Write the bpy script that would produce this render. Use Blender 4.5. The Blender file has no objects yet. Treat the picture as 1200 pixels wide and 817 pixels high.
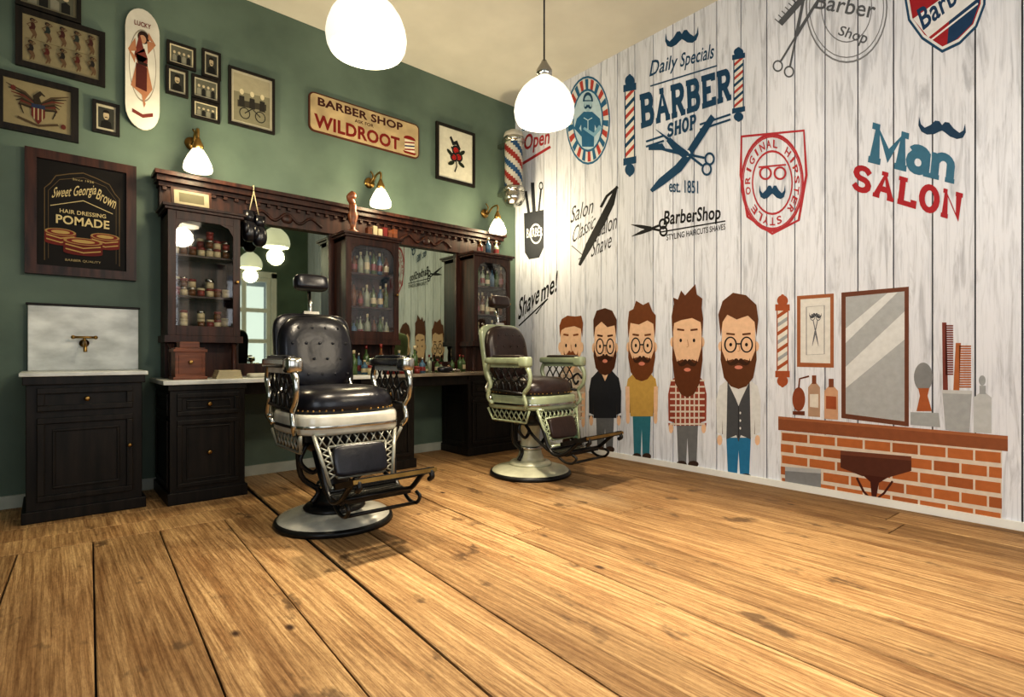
import bpy, math, random
from mathutils import Vector, Matrix
random.seed(7)
S = bpy.context.scene
S.view_settings.view_transform = 'Standard'
try: S.view_settings.look = 'Medium High Contrast'
except Exception: pass
S.view_settings.exposure = 0.0

# ------------------------------------------------------------------ room survey
# world: corner of the room = origin, green wall = plane y=0, mural wall = plane x=0
YAW = math.radians(40.84)
SN, CS = math.sin(YAW), math.cos(YAW)
CAM = (-4.196, -4.794, 1.0)
F, CX, CY = 631.0, 600.0, 416.0
H = 3.93
XW, YB = -6.3, -6.8   # far side wall / back wall

def on_left(px, py, off=0.0):
    """measured photo point -> metres on the green wall plane"""
    t = (px-CX)/F
    dy = -off-CAM[1]
    dx = dy*(SN+CS*t)/(CS-SN*t)
    d = SN*dx+CS*dy
    return (CAM[0]+dx, -off, CAM[2]+(CY-py)*d/F)

def on_right(px, py, off=0.0):
    """measured photo point -> metres on the mural wall plane"""
    t = (px-CX)/F
    dx = -off-CAM[0]
    dy = dx*(CS-SN*t)/(SN+CS*t)
    d = SN*dx+CS*dy
    return (-off, CAM[1]+dy, CAM[2]+(CY-py)*d/F)

# ------------------------------------------------------------------ materials
def lin(h):
    h = h.lstrip('#')
    o = []
    for i in (0, 2, 4):
        c = int(h[i:i+2], 16)/255
        o.append(c/12.92 if c <= .04045 else ((c+.055)/1.055)**2.4)
    return tuple(o)

def pm(name, col, rough=.5, metal=0, var=.12, scale=6, bump=0, stretch=(1, 1, 1), col2=None, coat=0, detail=4, spec=None):
    if isinstance(col, str): col = lin(col)
    if isinstance(col2, str): col2 = lin(col2)
    m = bpy.data.materials.new(name); m.use_nodes = True
    nt = m.node_tree; b = nt.nodes['Principled BSDF']
    b.inputs['Roughness'].default_value = rough
    b.inputs['Metallic'].default_value = metal
    if spec is not None: b.inputs['Specular IOR Level'].default_value = spec
    if coat:
        b.inputs['Coat Weight'].default_value = coat
        b.inputs['Coat Roughness'].default_value = .15
    tc = nt.nodes.new('ShaderNodeTexCoord'); mp = nt.nodes.new('ShaderNodeMapping')
    mp.inputs['Scale'].default_value = stretch
    nz = nt.nodes.new('ShaderNodeTexNoise'); nz.inputs['Scale'].default_value = scale; nz.inputs['Detail'].default_value = detail
    cr = nt.nodes.new('ShaderNodeValToRGB')
    a = tuple(max(0, c*(1-var)) for c in col); z = col2 or tuple(min(1, c*(1+var)) for c in col)
    cr.color_ramp.elements[0].position = .32; cr.color_ramp.elements[1].position = .68
    cr.color_ramp.elements[0].color = (*a, 1); cr.color_ramp.elements[1].color = (*z, 1)
    nt.links.new(tc.outputs['Object'], mp.inputs['Vector']); nt.links.new(mp.outputs[0], nz.inputs['Vector'])
    nt.links.new(nz.outputs['Fac'], cr.inputs['Fac']); nt.links.new(cr.outputs[0], b.inputs['Base Color'])
    if bump:
        bp = nt.nodes.new('ShaderNodeBump'); bp.inputs['Strength'].default_value = bump; bp.inputs['Distance'].default_value = .01
        nt.links.new(nz.outputs['Fac'], bp.inputs['Height']); nt.links.new(bp.outputs[0], b.inputs['Normal'])
    return m

_pc = {}
def paint(c):
    if not isinstance(c, str): return c
    if c not in _pc:
        _pc[c] = pm('paint_'+c.strip('#'), c, .65, 0, .06, 25, spec=.25)
    return _pc[c]

WOOD = pm('dark_mahogany', (.020, .0065, .0045), .42, 0, .5, 5, .05, (6, 6, .6), (.055, .018, .010), spec=.35)
WOODB = pm('black_stained_wood', (.006, .0055, .005), .45, 0, .4, 5, .05, (6, 6, .6), (.016, .012, .009), spec=.3)
MARB = pm('marble', (.56, .58, .54), .3, 0, .25, 5, 0, (1, 1, 2), (.76, .78, .74), detail=10)
IRON = pm('black_iron', (.02, .02, .02), .35, .6, .3, 12)
CHROME = pm('nickel', (.46, .45, .41), .2, 1, .1, 8)
BRASS = pm('aged_brass', (.34, .21, .07), .3, 1, .2, 10)
LEATH = pm('black_leather', (.006, .006, .010), .28, 0, .3, 30, .12)
LEATHB = pm('brown_leather', (.022, .011, .009), .32, 0, .3, 30, .12)
ENAM = pm('white_enamel', (.46, .45, .39), .25, 0, .18, 8, coat=.4)
ENAMC = pm('greenish_cream_enamel', (.27, .31, .20), .28, 0, .2, 8, coat=.4)
BASEC = pm('cream_enamel', (.48, .48, .35), .28, 0, .2, 8, coat=.4)
WHITE = pm('white_gloss_paint', (.72, .72, .70), .4, 0, .05, 4)
BOXW = pm('cherry_wood', (.16, .050, .018), .4, 0, .4, 5, 0, (1, 1, 6))
RED = pm('red_lacquer', '#6e2420', .35)
CREAM = pm('cream_lacquer', '#b5a988', .5)
GBOT = pm('green_bottle', '#42592f', .1, coat=.4)
ABOT = pm('amber_bottle', '#5a3413', .1, coat=.4)
BBOT = pm('blue_bottle', '#3c5c72', .1, coat=.4)
GLASSY = pm('clear_bottle', '#8d957f', .08, coat=.4)

def thin_glass():
    m = bpy.data.materials.new('cabinet_glass'); m.use_nodes = True; nt = m.node_tree
    nt.nodes.clear()
    o = nt.nodes.new('ShaderNodeOutputMaterial'); mx = nt.nodes.new('ShaderNodeMixShader')
    t = nt.nodes.new('ShaderNodeBsdfTransparent'); g = nt.nodes.new('ShaderNodeBsdfGlossy')
    g.inputs['Roughness'].default_value = .03; mx.inputs[0].default_value = .06
    nt.links.new(t.outputs[0], mx.inputs[1]); nt.links.new(g.outputs[0], mx.inputs[2]); nt.links.new(mx.outputs[0], o.inputs[0])
    return m
GLASS = thin_glass()
MIRR = pm('tinted_mirror_silver', (.36, .41, .32), .02, 1, .03, 3)  # dim green reflection put into the tint of the silver

def glow(name, col, s):
    m = bpy.data.materials.new(name); m.use_nodes = True; b = m.node_tree.nodes['Principled BSDF']
    b.inputs['Base Color'].default_value = (.8, .78, .7, 1)
    b.inputs['Emission Color'].default_value = (*col, 1); b.inputs['Emission Strength'].default_value = s
    b.inputs['Roughness'].default_value = .2
    return m
OPAL = glow('lit_opal_glass', (1, .93, .78), .74)
OPAL2 = glow('lit_sconce_glass', (1, .88, .62), 2.2)

# ------------------------------------------------------------------ mesh builder
class M:
    def __init__(s): s.v=[]; s.f=[]; s.mi=[]; s.sm=[]; s.mats=[]; s.T=Matrix(); s.rnd=[]
    def mid(s, m):
        m = paint(m)
        if m not in s.mats: s.mats.append(m)
        return s.mats.index(m)
    def add(s, vs, fs, m, sm=False, rnd=0):
        b = len(s.v); k = s.mid(m)
        for p in vs: s.v.append(tuple(s.T @ Vector(p)))
        for f in fs:
            s.f.append([b+i for i in f]); s.mi.append(k); s.sm.append(sm); s.rnd.append(rnd)
    def box(s, x0, x1, y0, y1, z0, z1, m, rnd=0):
        v = [(x0,y0,z0),(x1,y0,z0),(x1,y1,z0),(x0,y1,z0),(x0,y0,z1),(x1,y0,z1),(x1,y1,z1),(x0,y1,z1)]
        s.add(v, [(3,2,1,0),(4,5,6,7),(0,1,5,4),(1,2,6,5),(2,3,7,6),(3,0,4,7)], m, rnd=rnd)
    def lathe(s, prof, c, m, n=28, a=1, b=1, e=1, sm=True, caps=True, ax='Z'):
        vs=[]; fs=[]
        def P(u, v, w):
            if ax=='Z': return (c[0]+u, c[1]+v, c[2]+w)
            if ax=='Y': return (c[0]+u, c[1]+w, c[2]+v)
            return (c[0]+w, c[1]+u, c[2]+v)
        for r, z in prof:
            for i in range(n):
                t = 2*math.pi*i/n; cc=math.cos(t); ss=math.sin(t)
                vs.append(P(r*a*math.copysign(abs(cc)**e, cc), r*b*math.copysign(abs(ss)**e, ss), z))
        for j in range(len(prof)-1):
            for i in range(n):
                i2=(i+1)%n
                fs.append((j*n+i, j*n+i2, (j+1)*n+i2, (j+1)*n+i))
        if caps:
            fs.append(tuple(reversed(range(n)))); fs.append(tuple((len(prof)-1)*n+i for i in range(n)))
        s.add(vs, fs, m, sm)
    def sq(s, c, a, b, h, m, e1=.5, e2=.5, n=24, k=12):
        prof=[]
        for j in range(1, k):
            p = -math.pi/2+math.pi*j/k
            prof.append((abs(math.cos(p))**e1, math.copysign(abs(math.sin(p))**e1, math.sin(p))*h))
        s.lathe(prof, c, m, n, a, b, e2)
    def tube(s, pts, r, m, n=8):
        pts=[Vector(p) for p in pts]; L=len(pts)
        rr = r if isinstance(r, (list, tuple)) else [r]*L
        vs=[]; fs=[]; up=None
        for i,p in enumerate(pts):
            d = (pts[min(i+1,L-1)]-pts[max(i-1,0)]).normalized()
            if up is None:
                up = Vector((0,0,1)) if abs(d.z)<.9 else Vector((1,0,0))
            x = d.cross(up)
            if x.length < 1e-4: x = d.orthogonal()
            x.normalize(); y = x.cross(d).normalized(); up=y
            for k in range(n):
                t=2*math.pi*k/n
                vs.append(tuple(p+x*math.cos(t)*rr[i]+y*math.sin(t)*rr[i]))
        for j in range(L-1):
            for i in range(n):
                i2=(i+1)%n
                fs.append((j*n+i, j*n+i2, (j+1)*n+i2, (j+1)*n+i))
        fs.append(tuple(reversed(range(n)))); fs.append(tuple((L-1)*n+i for i in range(n)))
        s.add(vs, fs, m, True)
    def obj(s, name, parent=None, bevel=0, col=False):
        me = bpy.data.meshes.new(name); me.from_pydata(s.v, [], s.f)
        for m in s.mats: me.materials.append(m)
        me.polygons.foreach_set('material_index', s.mi); me.polygons.foreach_set('use_smooth', s.sm)
        if col:
            at = me.attributes.new('rnd', 'FLOAT', 'FACE'); at.data.foreach_set('value', s.rnd)
        me.update()
        o = bpy.data.objects.new(name, me); S.collection.objects.link(o)
        if parent: o.parent = parent
        if bevel:
            md = o.modifiers.new('bevel', 'BEVEL'); md.width=bevel; md.segments=2; md.limit_method='ANGLE'; md.angle_limit=math.radians(50)
        return o

def smooth(pts, n=6):
    P=[Vector(p) for p in pts]; P=[P[0]*2-P[1]]+P+[P[-1]*2-P[-2]]; out=[]
    for i in range(1, len(P)-2):
        for k in range(n):
            t=k/n; a,b,c,d=P[i-1],P[i],P[i+1],P[i+2]
            out.append(.5*((2*b)+(c-a)*t+(2*a-5*b+4*c-d)*t*t+(3*b-a-3*c+d)*t**3))
    out.append(P[-2]); return out

def empty(name, loc=(0,0,0), rz=0):
    e=bpy.data.objects.new(name, None); e.location=loc; e.rotation_euler=(0,0,rz); e.empty_display_size=.2
    S.collection.objects.link(e); return e

# ------------------------------------------------------------------ flat artwork
_tx={}
def text_mesh(t, bold):
    key=(t,bold)
    if key in _tx: return _tx[key]
    cu=bpy.data.curves.new('t','FONT'); cu.body=t; cu.offset=bold; cu.resolution_u=3; cu.size=1
    if bold: cu.space_character=1+bold*1.5
    o=bpy.data.objects.new('t',cu); S.collection.objects.link(o)
    bpy.context.view_layer.update()
    ev=o.evaluated_get(bpy.context.evaluated_depsgraph_get()); me=ev.to_mesh()
    vs=[(v.co.x,v.co.y) for v in me.vertices]; fs=[tuple(p.vertices) for p in me.polygons]
    ev.to_mesh_clear(); bpy.data.objects.remove(o); bpy.data.curves.remove(cu)
    if not vs: _tx[key]=([],[]); return _tx[key]
    x0=min(v[0] for v in vs);x1=max(v[0] for v in vs);y0=min(v[1] for v in vs);y1=max(v[1] for v in vs)
    vs=[((x-x0)/max(x1-x0,1e-6),1-(y-y0)/max(y1-y0,1e-6)) for x,y in vs]
    _tx[key]=(vs,fs); return _tx[key]

# block slab-serif capitals drawn as strokes on a 1x1 grid (x right, y down)
def arc(cx,cy,rx,ry,a0,a1,n=8): return [(cx+rx*math.cos(math.radians(a0+(a1-a0)*i/n)),cy+ry*math.sin(math.radians(a0+(a1-a0)*i/n))) for i in range(n+1)]
SLAB={
'B':([[(.22,.08),(.22,.92)],[(.22,.08)]+arc(.55,.28,.25,.20,-90,90)+[(.22,.48)],[(.22,.48)]+arc(.58,.70,.26,.22,-90,90)+[(.22,.92)]],[(.02,.30,.08),(.02,.30,.92)]),
'A':([[(.16,.92),(.5,.08),(.84,.92)],[(.28,.64),(.72,.64)]],[(.0,.32,.92),(.68,1.0,.92),(.32,.62,.08)]),
'R':([[(.22,.08),(.22,.92)],[(.22,.08)]+arc(.55,.30,.26,.22,-90,90)+[(.22,.52)],[(.52,.52),(.82,.92)]],[(.02,.42,.92),(.02,.30,.08),(.68,1.0,.92)]),
'E':([[(.22,.08),(.22,.92)],[(.1,.08),(.84,.08),(.84,.24)],[(.22,.48),(.66,.48)],[(.1,.92),(.86,.92),(.86,.74)]],[(.02,.3,.08),(.02,.3,.92)]),
'S':([[(.84,.26)]+arc(.5,.29,.30,.20,-20,-270,9)[1:]+arc(.5,.70,.33,.21,-90,160,9)+[(.15,.74)]],[]),
'L':([[(.26,.08),(.26,.92)],[(.1,.92),(.86,.92),(.86,.72)]],[(.06,.48,.08)]),
'O':([arc(.5,.5,.36,.40,0,360,18)],[]),
'N':([[(.2,.92),(.2,.08),(.8,.92),(.8,.08)]],[(.02,.36,.92),(.04,.24,.08),(.64,.98,.08)]),
'M':([[(.16,.92),(.18,.08),(.5,.72),(.82,.08),(.84,.92)]],[(.0,.32,.92),(.68,1.0,.92),(.02,.22,.08),(.78,.98,.08)]),
'a':([arc(.44,.68,.28,.22,0,360,14),[(.72,.36),(.72,.92)],[(.2,.42)]+arc(.46,.46,.26,.14,-150,0,6)],[(.66,.92,.92)]),
'n':([[(.22,.34),(.22,.92)],[(.22,.52)]+arc(.52,.54,.27,.20,-150,0,7)+[(.79,.92)]],[(.04,.40,.92),(.62,.97,.92),(.06,.24,.36)]),
'H':([[(.2,.08),(.2,.92)],[(.8,.08),(.8,.92)],[(.2,.5),(.8,.5)]],[(.04,.36,.08),(.04,.36,.92),(.64,.96,.08),(.64,.96,.92)]),
'P':([[(.24,.08),(.24,.92)],[(.24,.08)]+arc(.56,.30,.26,.22,-90,90)+[(.24,.52)]],[(.04,.44,.92),(.04,.3,.08)]),
}

class Art:
    def __init__(s, P, m=None): s.P=P; s.m=m or M(); s.k=0
    def poly(s, pts, c, same=False):
        if not same: s.k+=1
        s.m.add([s.P(x,y,s.k) for x,y in pts],[tuple(range(len(pts)))],c)
    def ell(s, cx, cy, rx, ry, c, a0=0, a1=360, n=28, rot=0, same=False):
        r=math.radians(rot); pts=[]
        for i in range(n+(0 if a1-a0>=360 else 1)):
            a=math.radians(a0+(a1-a0)*i/n); x=rx*math.cos(a); y=ry*math.sin(a)
            pts.append((cx+x*math.cos(r)-y*math.sin(r), cy+x*math.sin(r)+y*math.cos(r)))
        s.poly(pts,c,same)
    def ring(s, cx, cy, rx, ry, w, c, a0=0, a1=360, n=36, wy=None):
        wy=wy if wy else w*ry/rx
        s.k+=1; vs=[];fs=[]
        for i in range(n+1):
            a=math.radians(a0+(a1-a0)*i/n)
            vs.append(s.P(cx+rx*math.cos(a),cy+ry*math.sin(a),s.k)); vs.append(s.P(cx+(rx-w)*math.cos(a),cy+(ry-wy)*math.sin(a),s.k))
            if i: fs.append((2*i-2,2*i-1,2*i+1,2*i))
        s.m.add(vs,fs,c)
    def line(s, pts, w, c, closed=False, same=False):
        if not same: s.k+=1
        if closed: pts=list(pts)+[pts[0]]
        L=len(pts); ww=w if isinstance(w,(list,tuple)) else [w]*L
        vs=[];fs=[]
        for i,(x,y) in enumerate(pts):
            a=pts[max(i-1,0)]; b=pts[min(i+1,L-1)]
            if closed and i in (0,L-1): a=pts[-2]; b=pts[1]
            dx=b[0]-a[0]; dy=b[1]-a[1]; l=math.hypot(dx,dy) or 1
            nx,ny=-dy/l*ww[i]/2,dx/l*ww[i]/2
            vs+=[s.P(x+nx,y+ny,s.k),s.P(x-nx,y-ny,s.k)]
            if i: fs.append((2*i-2,2*i-1,2*i+1,2*i))
        s.m.add(vs,fs,c)
    def text(s, t, q, c, bold=0.0):
        vs,fs=text_mesh(t,bold); s.k+=1; out=[]
        for u,v in vs:
            x=(q[0][0]*(1-u)+q[1][0]*u)*(1-v)+(q[3][0]*(1-u)+q[2][0]*u)*v
            y=(q[0][1]*(1-u)+q[1][1]*u)*(1-v)+(q[3][1]*(1-u)+q[2][1]*u)*v
            out.append(s.P(x,y,s.k))
        s.m.add(out,fs,c)
    def slab(s, t, q, c, sw=.2, gap=.08, serif=.13):
        n=len(t); cw=(1-gap*(n-1)/n)/n; st=cw+gap/n
        def mp(u,v): return ((q[0][0]*(1-u)+q[1][0]*u)*(1-v)+(q[3][0]*(1-u)+q[2][0]*u)*v,(q[0][1]*(1-u)+q[1][1]*u)*(1-v)+(q[3][1]*(1-u)+q[2][1]*u)*v)
        for i,ch in enumerate(t):
            st_,sf=SLAB[ch]; g=i*st
            for pl in st_:
                s.k+=1; vs=[];fs=[]; L=len(pl); closed=math.hypot(pl[0][0]-pl[-1][0],pl[0][1]-pl[-1][1])<1e-4
                for j,(x,y) in enumerate(pl):
                    a=pl[j-1] if j else (pl[-2] if closed else pl[0]); b=pl[j+1] if j<L-1 else (pl[1] if closed else pl[-1])
                    d0=Vector((x-a[0],y-a[1])); d1=Vector((b[0]-x,b[1]-y))
                    if d0.length<1e-6: d0=d1
                    if d1.length<1e-6: d1=d0
                    d0.normalize(); d1.normalize(); nn=Vector((-(d0+d1).y,(d0+d1).x))
                    if nn.length<1e-3: nn=Vector((-d0.y,d0.x))
                    nn.normalize(); k=min(1.8,1/max(.4,nn.dot(Vector((-d0.y,d0.x))))) if nn.dot(Vector((-d0.y,d0.x)))>0 else 1
                    ox,oy=nn.x*sw/2*k,nn.y*sw/2*k*.75
                    for sg in (1,-1):
                        u=g+(x+ox*sg)*cw; v=y+oy*sg; v=max(0,min(1,v)); xx,yy=mp(u,v); vs.append(s.P(xx,yy,s.k))
                    if j: fs.append((2*j-2,2*j-1,2*j+1,2*j))
                s.m.add(vs,fs,c)
            s.k+=1
            for (xa,xb,y) in sf:
                ya,yb=(0,serif) if y<.2 else ((1-serif,1) if y>.8 else (y-serif/2,y+serif/2))
                s.poly([mp(g+xa*cw,ya),mp(g+xb*cw,ya),mp(g+xb*cw,yb),mp(g+xa*cw,yb)],c,True)
    def trect(s, t, x0,x1,y0,y1,c,bold=0.0,dy=0,sh=0):
        s.text(t,[(x0+sh,y0),(x1+sh,y0+dy),(x1,y1+dy),(x0,y1)],c,bold)
    def arct(s, t, cx,cy,rx,ry,a0,a1,h,c,bold=0.02,fill=.36):
        n=len(t)
        for i,ch in enumerate(t):
            if ch==' ': continue
            a=math.radians(a0+(a1-a0)*(i+.5)/n); da=math.radians(abs(a1-a0)/n)*fill*(.35 if ch=='I' else 1)
            def p(aa,k): return (cx+rx*k*math.cos(aa), cy+ry*k*math.sin(aa))
            k=h/rx
            s.text(ch,[p(a-da,1+k),p(a+da,1+k),p(a+da,1),p(a-da,1)],c,bold)

def mus(A,cx,cy,w,h,c,tilt=0):
    hf=[(0,-.25),(.12,-.5),(.3,-.5),(.5,-.15),(.75,.1),(.92,-.1),(1,-.6),(1.03,0),(.9,.4),(.65,.55),(.35,.45),(.1,.2),(0,.12)]
    pts=[(x,y) for x,y in hf]+[(-x,y) for x,y in reversed(hf[1:-1])]
    A.poly([(cx+x*w/2,cy+y*h+x*tilt) for x,y in pts],c)

def scis(A,px,py,ang,L,op,c,w=4,ring=5,sy=1.3,hl=.6):
    for sg in (1,-1):
        a=math.radians(ang+sg*op/2)
        ca,sa=math.cos(a),math.sin(a)
        tip=(px+L*ca,py+L*sa*sy)
        A.line([(px,py),(px+L*.5*ca,py+L*.5*sa*sy),tip],[w,w*.8,.4],c)
        hx,hy=px-L*hl*ca,py-L*hl*sa*sy
        A.line([(px,py),(hx,hy)],w*.55,c)
        A.ring(hx-ring*ca,hy-ring*sa*sy,ring,ring*sy,w*.4,c)

def pole(A,cx,y0,y1,w,c1,c2,cap,tilt=0):
    h=y1-y0; a=w/2; bw=a*.74
    A.poly([(cx-bw,y0+h*.16),(cx+bw,y0+h*.16+tilt),(cx+bw,y1-h*.16+tilt),(cx-bw,y1-h*.16)],'#d8d5ce')
    n=7; b0=y0+h*.17; bh=h*.66; s=bh/n
    for i in range(n):
        yl=b0+s*(i+.95); yr=yl-s*.85+tilt
        A.poly([(cx-bw,yl-s*.45),(cx+bw,yr-s*.45),(cx+bw,yr),(cx-bw,yl)],c1 if i%2 else c2)
    for sg in (-1,1): A.line([(cx+sg*bw,y0+h*.16),(cx+sg*bw,y1-h*.16+tilt*(sg>0))],1.2,cap)
    for (ya,yb) in ((y0+h*.10,y0+h*.17),(y1-h*.17,y1-h*.10)):
        A.poly([(cx-a,ya),(cx+a,ya+tilt),(cx+a,yb+tilt),(cx-a,yb)],cap)
    A.ell(cx,y0+h*.06,a*.75,h*.06,cap); A.ell(cx,y1-h*.06,a*.75,h*.06,cap)
    A.ell(cx,y0+h*.01,a*.25,h*.02,cap); A.ell(cx,y1-h*.01,a*.25,h*.02,cap)

# ================================================================== ROOM
def floor_mat():
    m=bpy.data.materials.new('worn_floorboards'); m.use_nodes=True; nt=m.node_tree; N=nt.nodes; Lk=nt.links
    b=N['Principled BSDF']
    tc=N.new('ShaderNodeTexCoord'); at=N.new('ShaderNodeAttribute'); at.attribute_name='rnd'
    comb=N.new('ShaderNodeCombineXYZ'); mul=N.new('ShaderNodeMath'); mul.operation='MULTIPLY'; mul.inputs[1].default_value=37
    Lk.new(at.outputs['Fac'],mul.inputs[0]); Lk.new(mul.outputs[0],comb.inputs[1]); Lk.new(mul.outputs[0],comb.inputs[2])
    add=N.new('ShaderNodeVectorMath'); add.operation='ADD'; Lk.new(tc.outputs['Object'],add.inputs[0]); Lk.new(comb.outputs[0],add.inputs[1])
    def noise(sc,st,det=6,dist=0,src=add,rough=.5):
        mp=N.new('ShaderNodeMapping'); mp.inputs['Scale'].default_value=st; Lk.new(src.outputs[0],mp.inputs['Vector'])
        n=N.new('ShaderNodeTexNoise'); n.inputs['Scale'].default_value=sc; n.inputs['Detail'].default_value=det; n.inputs['Distortion'].default_value=dist; n.inputs['Roughness'].default_value=rough
        Lk.new(mp.outputs[0],n.inputs['Vector']); return n
    def ramp(n,p0,c0,p1,c1,out=0):
        r=N.new('ShaderNodeValToRGB'); r.color_ramp.elements[0].position=p0; r.color_ramp.elements[0].color=(*c0,1)
        r.color_ramp.elements[1].position=p1; r.color_ramp.elements[1].color=(*c1,1); Lk.new(n.outputs[out],r.inputs[0]); return r
    def mix(mode,fac,a,bb):
        x=N.new('ShaderNodeMix'); x.data_type='RGBA'; x.blend_type=mode
        if isinstance(fac,float): x.inputs[0].default_value=fac
        else: Lk.new(fac,x.inputs[0])
        Lk.new(a,x.inputs[6])
        if isinstance(bb,tuple): x.inputs[7].default_value=(*bb,1)
        else: Lk.new(bb,x.inputs[7])
        return x.outputs[2]
    g1=noise(2.6,(4.5,.35,1),9,1.1,rough=.62)
    g2=noise(16,(8,.20,1),8,.35,rough=.70)
    g3=noise(45,(3,.6,1),4,0,rough=.75)
    base=ramp(g1,.34,(.40,.235,.105),.64,(.76,.53,.275))
    fine=ramp(g2,.38,(.42,.34,.27),.56,(1,1,1))
    c=mix('MULTIPLY',.75,base.outputs[0],fine.outputs[0])
    fr=ramp(g3,.34,(.62,.57,.53),.58,(1,1,1)); c=mix('MULTIPLY',.7,c,fr.outputs[0])
    wv=N.new('ShaderNodeTexWave'); wv.wave_type='BANDS'; wv.bands_direction='X'
    mpw=N.new('ShaderNodeMapping'); mpw.inputs['Scale'].default_value=(1.0,.10,1); Lk.new(add.outputs[0],mpw.inputs['Vector']); Lk.new(mpw.outputs[0],wv.inputs['Vector'])
    wv.inputs['Scale'].default_value=10; wv.inputs['Distortion'].default_value=9; wv.inputs['Detail'].default_value=3; wv.inputs['Detail Scale'].default_value=.7
    wr_=ramp(wv,.25,(.62,.54,.46),.6,(1,1,1)); c=mix('MULTIPLY',.45,c,wr_.outputs[0])
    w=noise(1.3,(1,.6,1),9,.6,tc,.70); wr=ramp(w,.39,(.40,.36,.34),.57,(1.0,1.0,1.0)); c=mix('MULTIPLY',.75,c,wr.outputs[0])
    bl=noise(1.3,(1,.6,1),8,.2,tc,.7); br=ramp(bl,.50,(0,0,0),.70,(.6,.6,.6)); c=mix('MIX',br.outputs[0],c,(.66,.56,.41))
    rr=ramp(at,0,(.74,.71,.67),1,(1.1,1.08,1.05),2); c=mix('MULTIPLY',1.0,c,rr.outputs[0])
    mp=N.new('ShaderNodeMapping'); mp.inputs['Scale'].default_value=(2.4,1.3,1); Lk.new(add.outputs[0],mp.inputs['Vector'])
    vo=N.new('ShaderNodeTexVoronoi'); vo.inputs['Scale'].default_value=1.5; Lk.new(mp.outputs[0],vo.inputs['Vector'])
    kr=ramp(vo,.030,(1,1,1),.075,(0,0,0)); c=mix('MIX',kr.outputs[0],c,(.045,.02,.01))
    sp=noise(34,(1,.6,1),4,0,tc,.6); sr=ramp(sp,.32,(.8,.8,.8),.39,(0,0,0)); c=mix('MIX',sr.outputs[0],c,(.08,.045,.022))
    Lk.new(c,b.inputs['Base Color'])
    b.inputs['Roughness'].default_value=.62; b.inputs['Specular IOR Level'].default_value=.25
    bp=N.new('ShaderNodeBump'); bp.inputs['Strength'].default_value=.5; bp.inputs['Distance'].default_value=.006; Lk.new(g2.outputs[0],bp.inputs['Height']); Lk.new(bp.outputs[0],b.inputs['Normal'])
    return m
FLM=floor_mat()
fm=M(); fm.box(XW,0,YB,0,-.06,-.016,'#0c0704')
R=Matrix.Rotation(math.radians(-2.7),4,'Z')
def board(x0,x1,y0,y1,g=.0065):
    g*=random.uniform(.6,1.3); vs=[]; b=.004
    for z,i in ((-.015,0),(-.003,0),(0,b)):
        for (x,y) in ((x0+g/2+i,y0+g/2+i),(x1-g/2-i,y0+g/2+i),(x1-g/2-i,y1-g/2-i),(x0+g/2+i,y1-g/2-i)):
            p=R@Vector((x,y,z)); vs.append((max(XW,min(0,p.x)),max(YB,min(0,p.y)),z))
    fs=[(8,9,10,11)]
    for k in (0,4): fs+=[(k+0,k+1,k+5,k+4),(k+1,k+2,k+6,k+5),(k+2,k+3,k+7,k+6),(k+3,k+0,k+4,k+7)]
    fm.add(vs,fs,FLM,rnd=random.random())
u=-6.6
while u<.5:
    w=random.choice((.25,.28,.30,.33)); yend=-1.33 if u<-3.1 else .45
    y=yend; first=True
    while y>-7.2:
        L=random.uniform(2.6,5.0) if not first else random.uniform(1.5,5); first=False
        board(u,u+w,max(y-L,-7.2),y); y-=L
    if u<-3.1: ulast=u+w
    u+=w
y=-1.33
while y<.2:
    board(-6.6,ulast,y,y+.26); y+=.26
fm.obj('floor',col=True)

def wallbox(name,boxes,m):
    w=M()
    for b in boxes: w.box(*b,m)
    return w.obj(name)
GREEN=pm('green_plaster',(.100,.145,.112),.55,0,.22,1.6,.06,(1,1,1),(.135,.188,.146),detail=8,spec=.35)
CEIL=pm('ceiling_plaster',(.60,.58,.51),.8,0,.05,3)
wallbox('wall_left',[(XW-.1,.1,0,.1,0,H)],GREEN)
wallbox('ceiling',[(XW-.1,.1,YB-.1,.1,H,H+.1)],CEIL)
D0,D1,DH=-1.75,-.75,2.55; W0,W1,WZ0,WZ1=-5.0,-2.4,.7,3.0
wallbox('wall_back',[(XW-.1,W0,YB-.1,YB,0,H),(W0,W1,YB-.1,YB,0,WZ0),(W0,W1,YB-.1,YB,WZ1,H),(W1,D0,YB-.1,YB,0,H),(D0,D1,YB-.1,YB,DH,H),(D1,.1,YB-.1,YB,0,H)],GREEN)
V0,V1=-6.3,-4.0  # opening for the added side window
wallbox('wall_side',[(XW-.1,XW,YB,V0,0,H),(XW-.1,XW,V0,V1,0,WZ0),(XW-.1,XW,V0,V1,WZ1,H),(XW-.1,XW,V1,0,0,H)],GREEN)
def grid_x(name,x0,x1,z0,z1,y,nx,nz,t=.06,panel=0):
    g=M()
    for i in range(nx+1):
        x=x0+(x1-x0-t)*i/nx; g.box(x,x+t,y-.04,y+.02,z0,z1,WHITE)
    for j in range(nz+1):
        z=z0+(z1-z0-t)*j/nz; g.box(x0,x1,y-.035,y+.015,z,z+t,WHITE)
    if panel: g.box(x0,x1,y-.03,y,z0,z0+panel,WHITE)
    g.box(x0-.1,x0,YB+.001,YB+.045,z0,z1+.1,WHITE); g.box(x1,x1+.1,YB+.001,YB+.045,z0,z1+.1,WHITE); g.box(x0-.1,x1+.1,YB+.001,YB+.045,z1,z1+.12,WHITE)
    return g.obj(name)
grid_x('door_1',D0,D1,0.002,DH,YB-.03,2,4,.08,.7)
grid_x('window_1',W0,W1,WZ0,WZ1,YB-.03,3,2)
g=M()
for i in range(4):
    y=V0+(V1-V0-.06)*i/3; g.box(XW-.06,XW,y,y+.06,WZ0,WZ1,WHITE)
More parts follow.
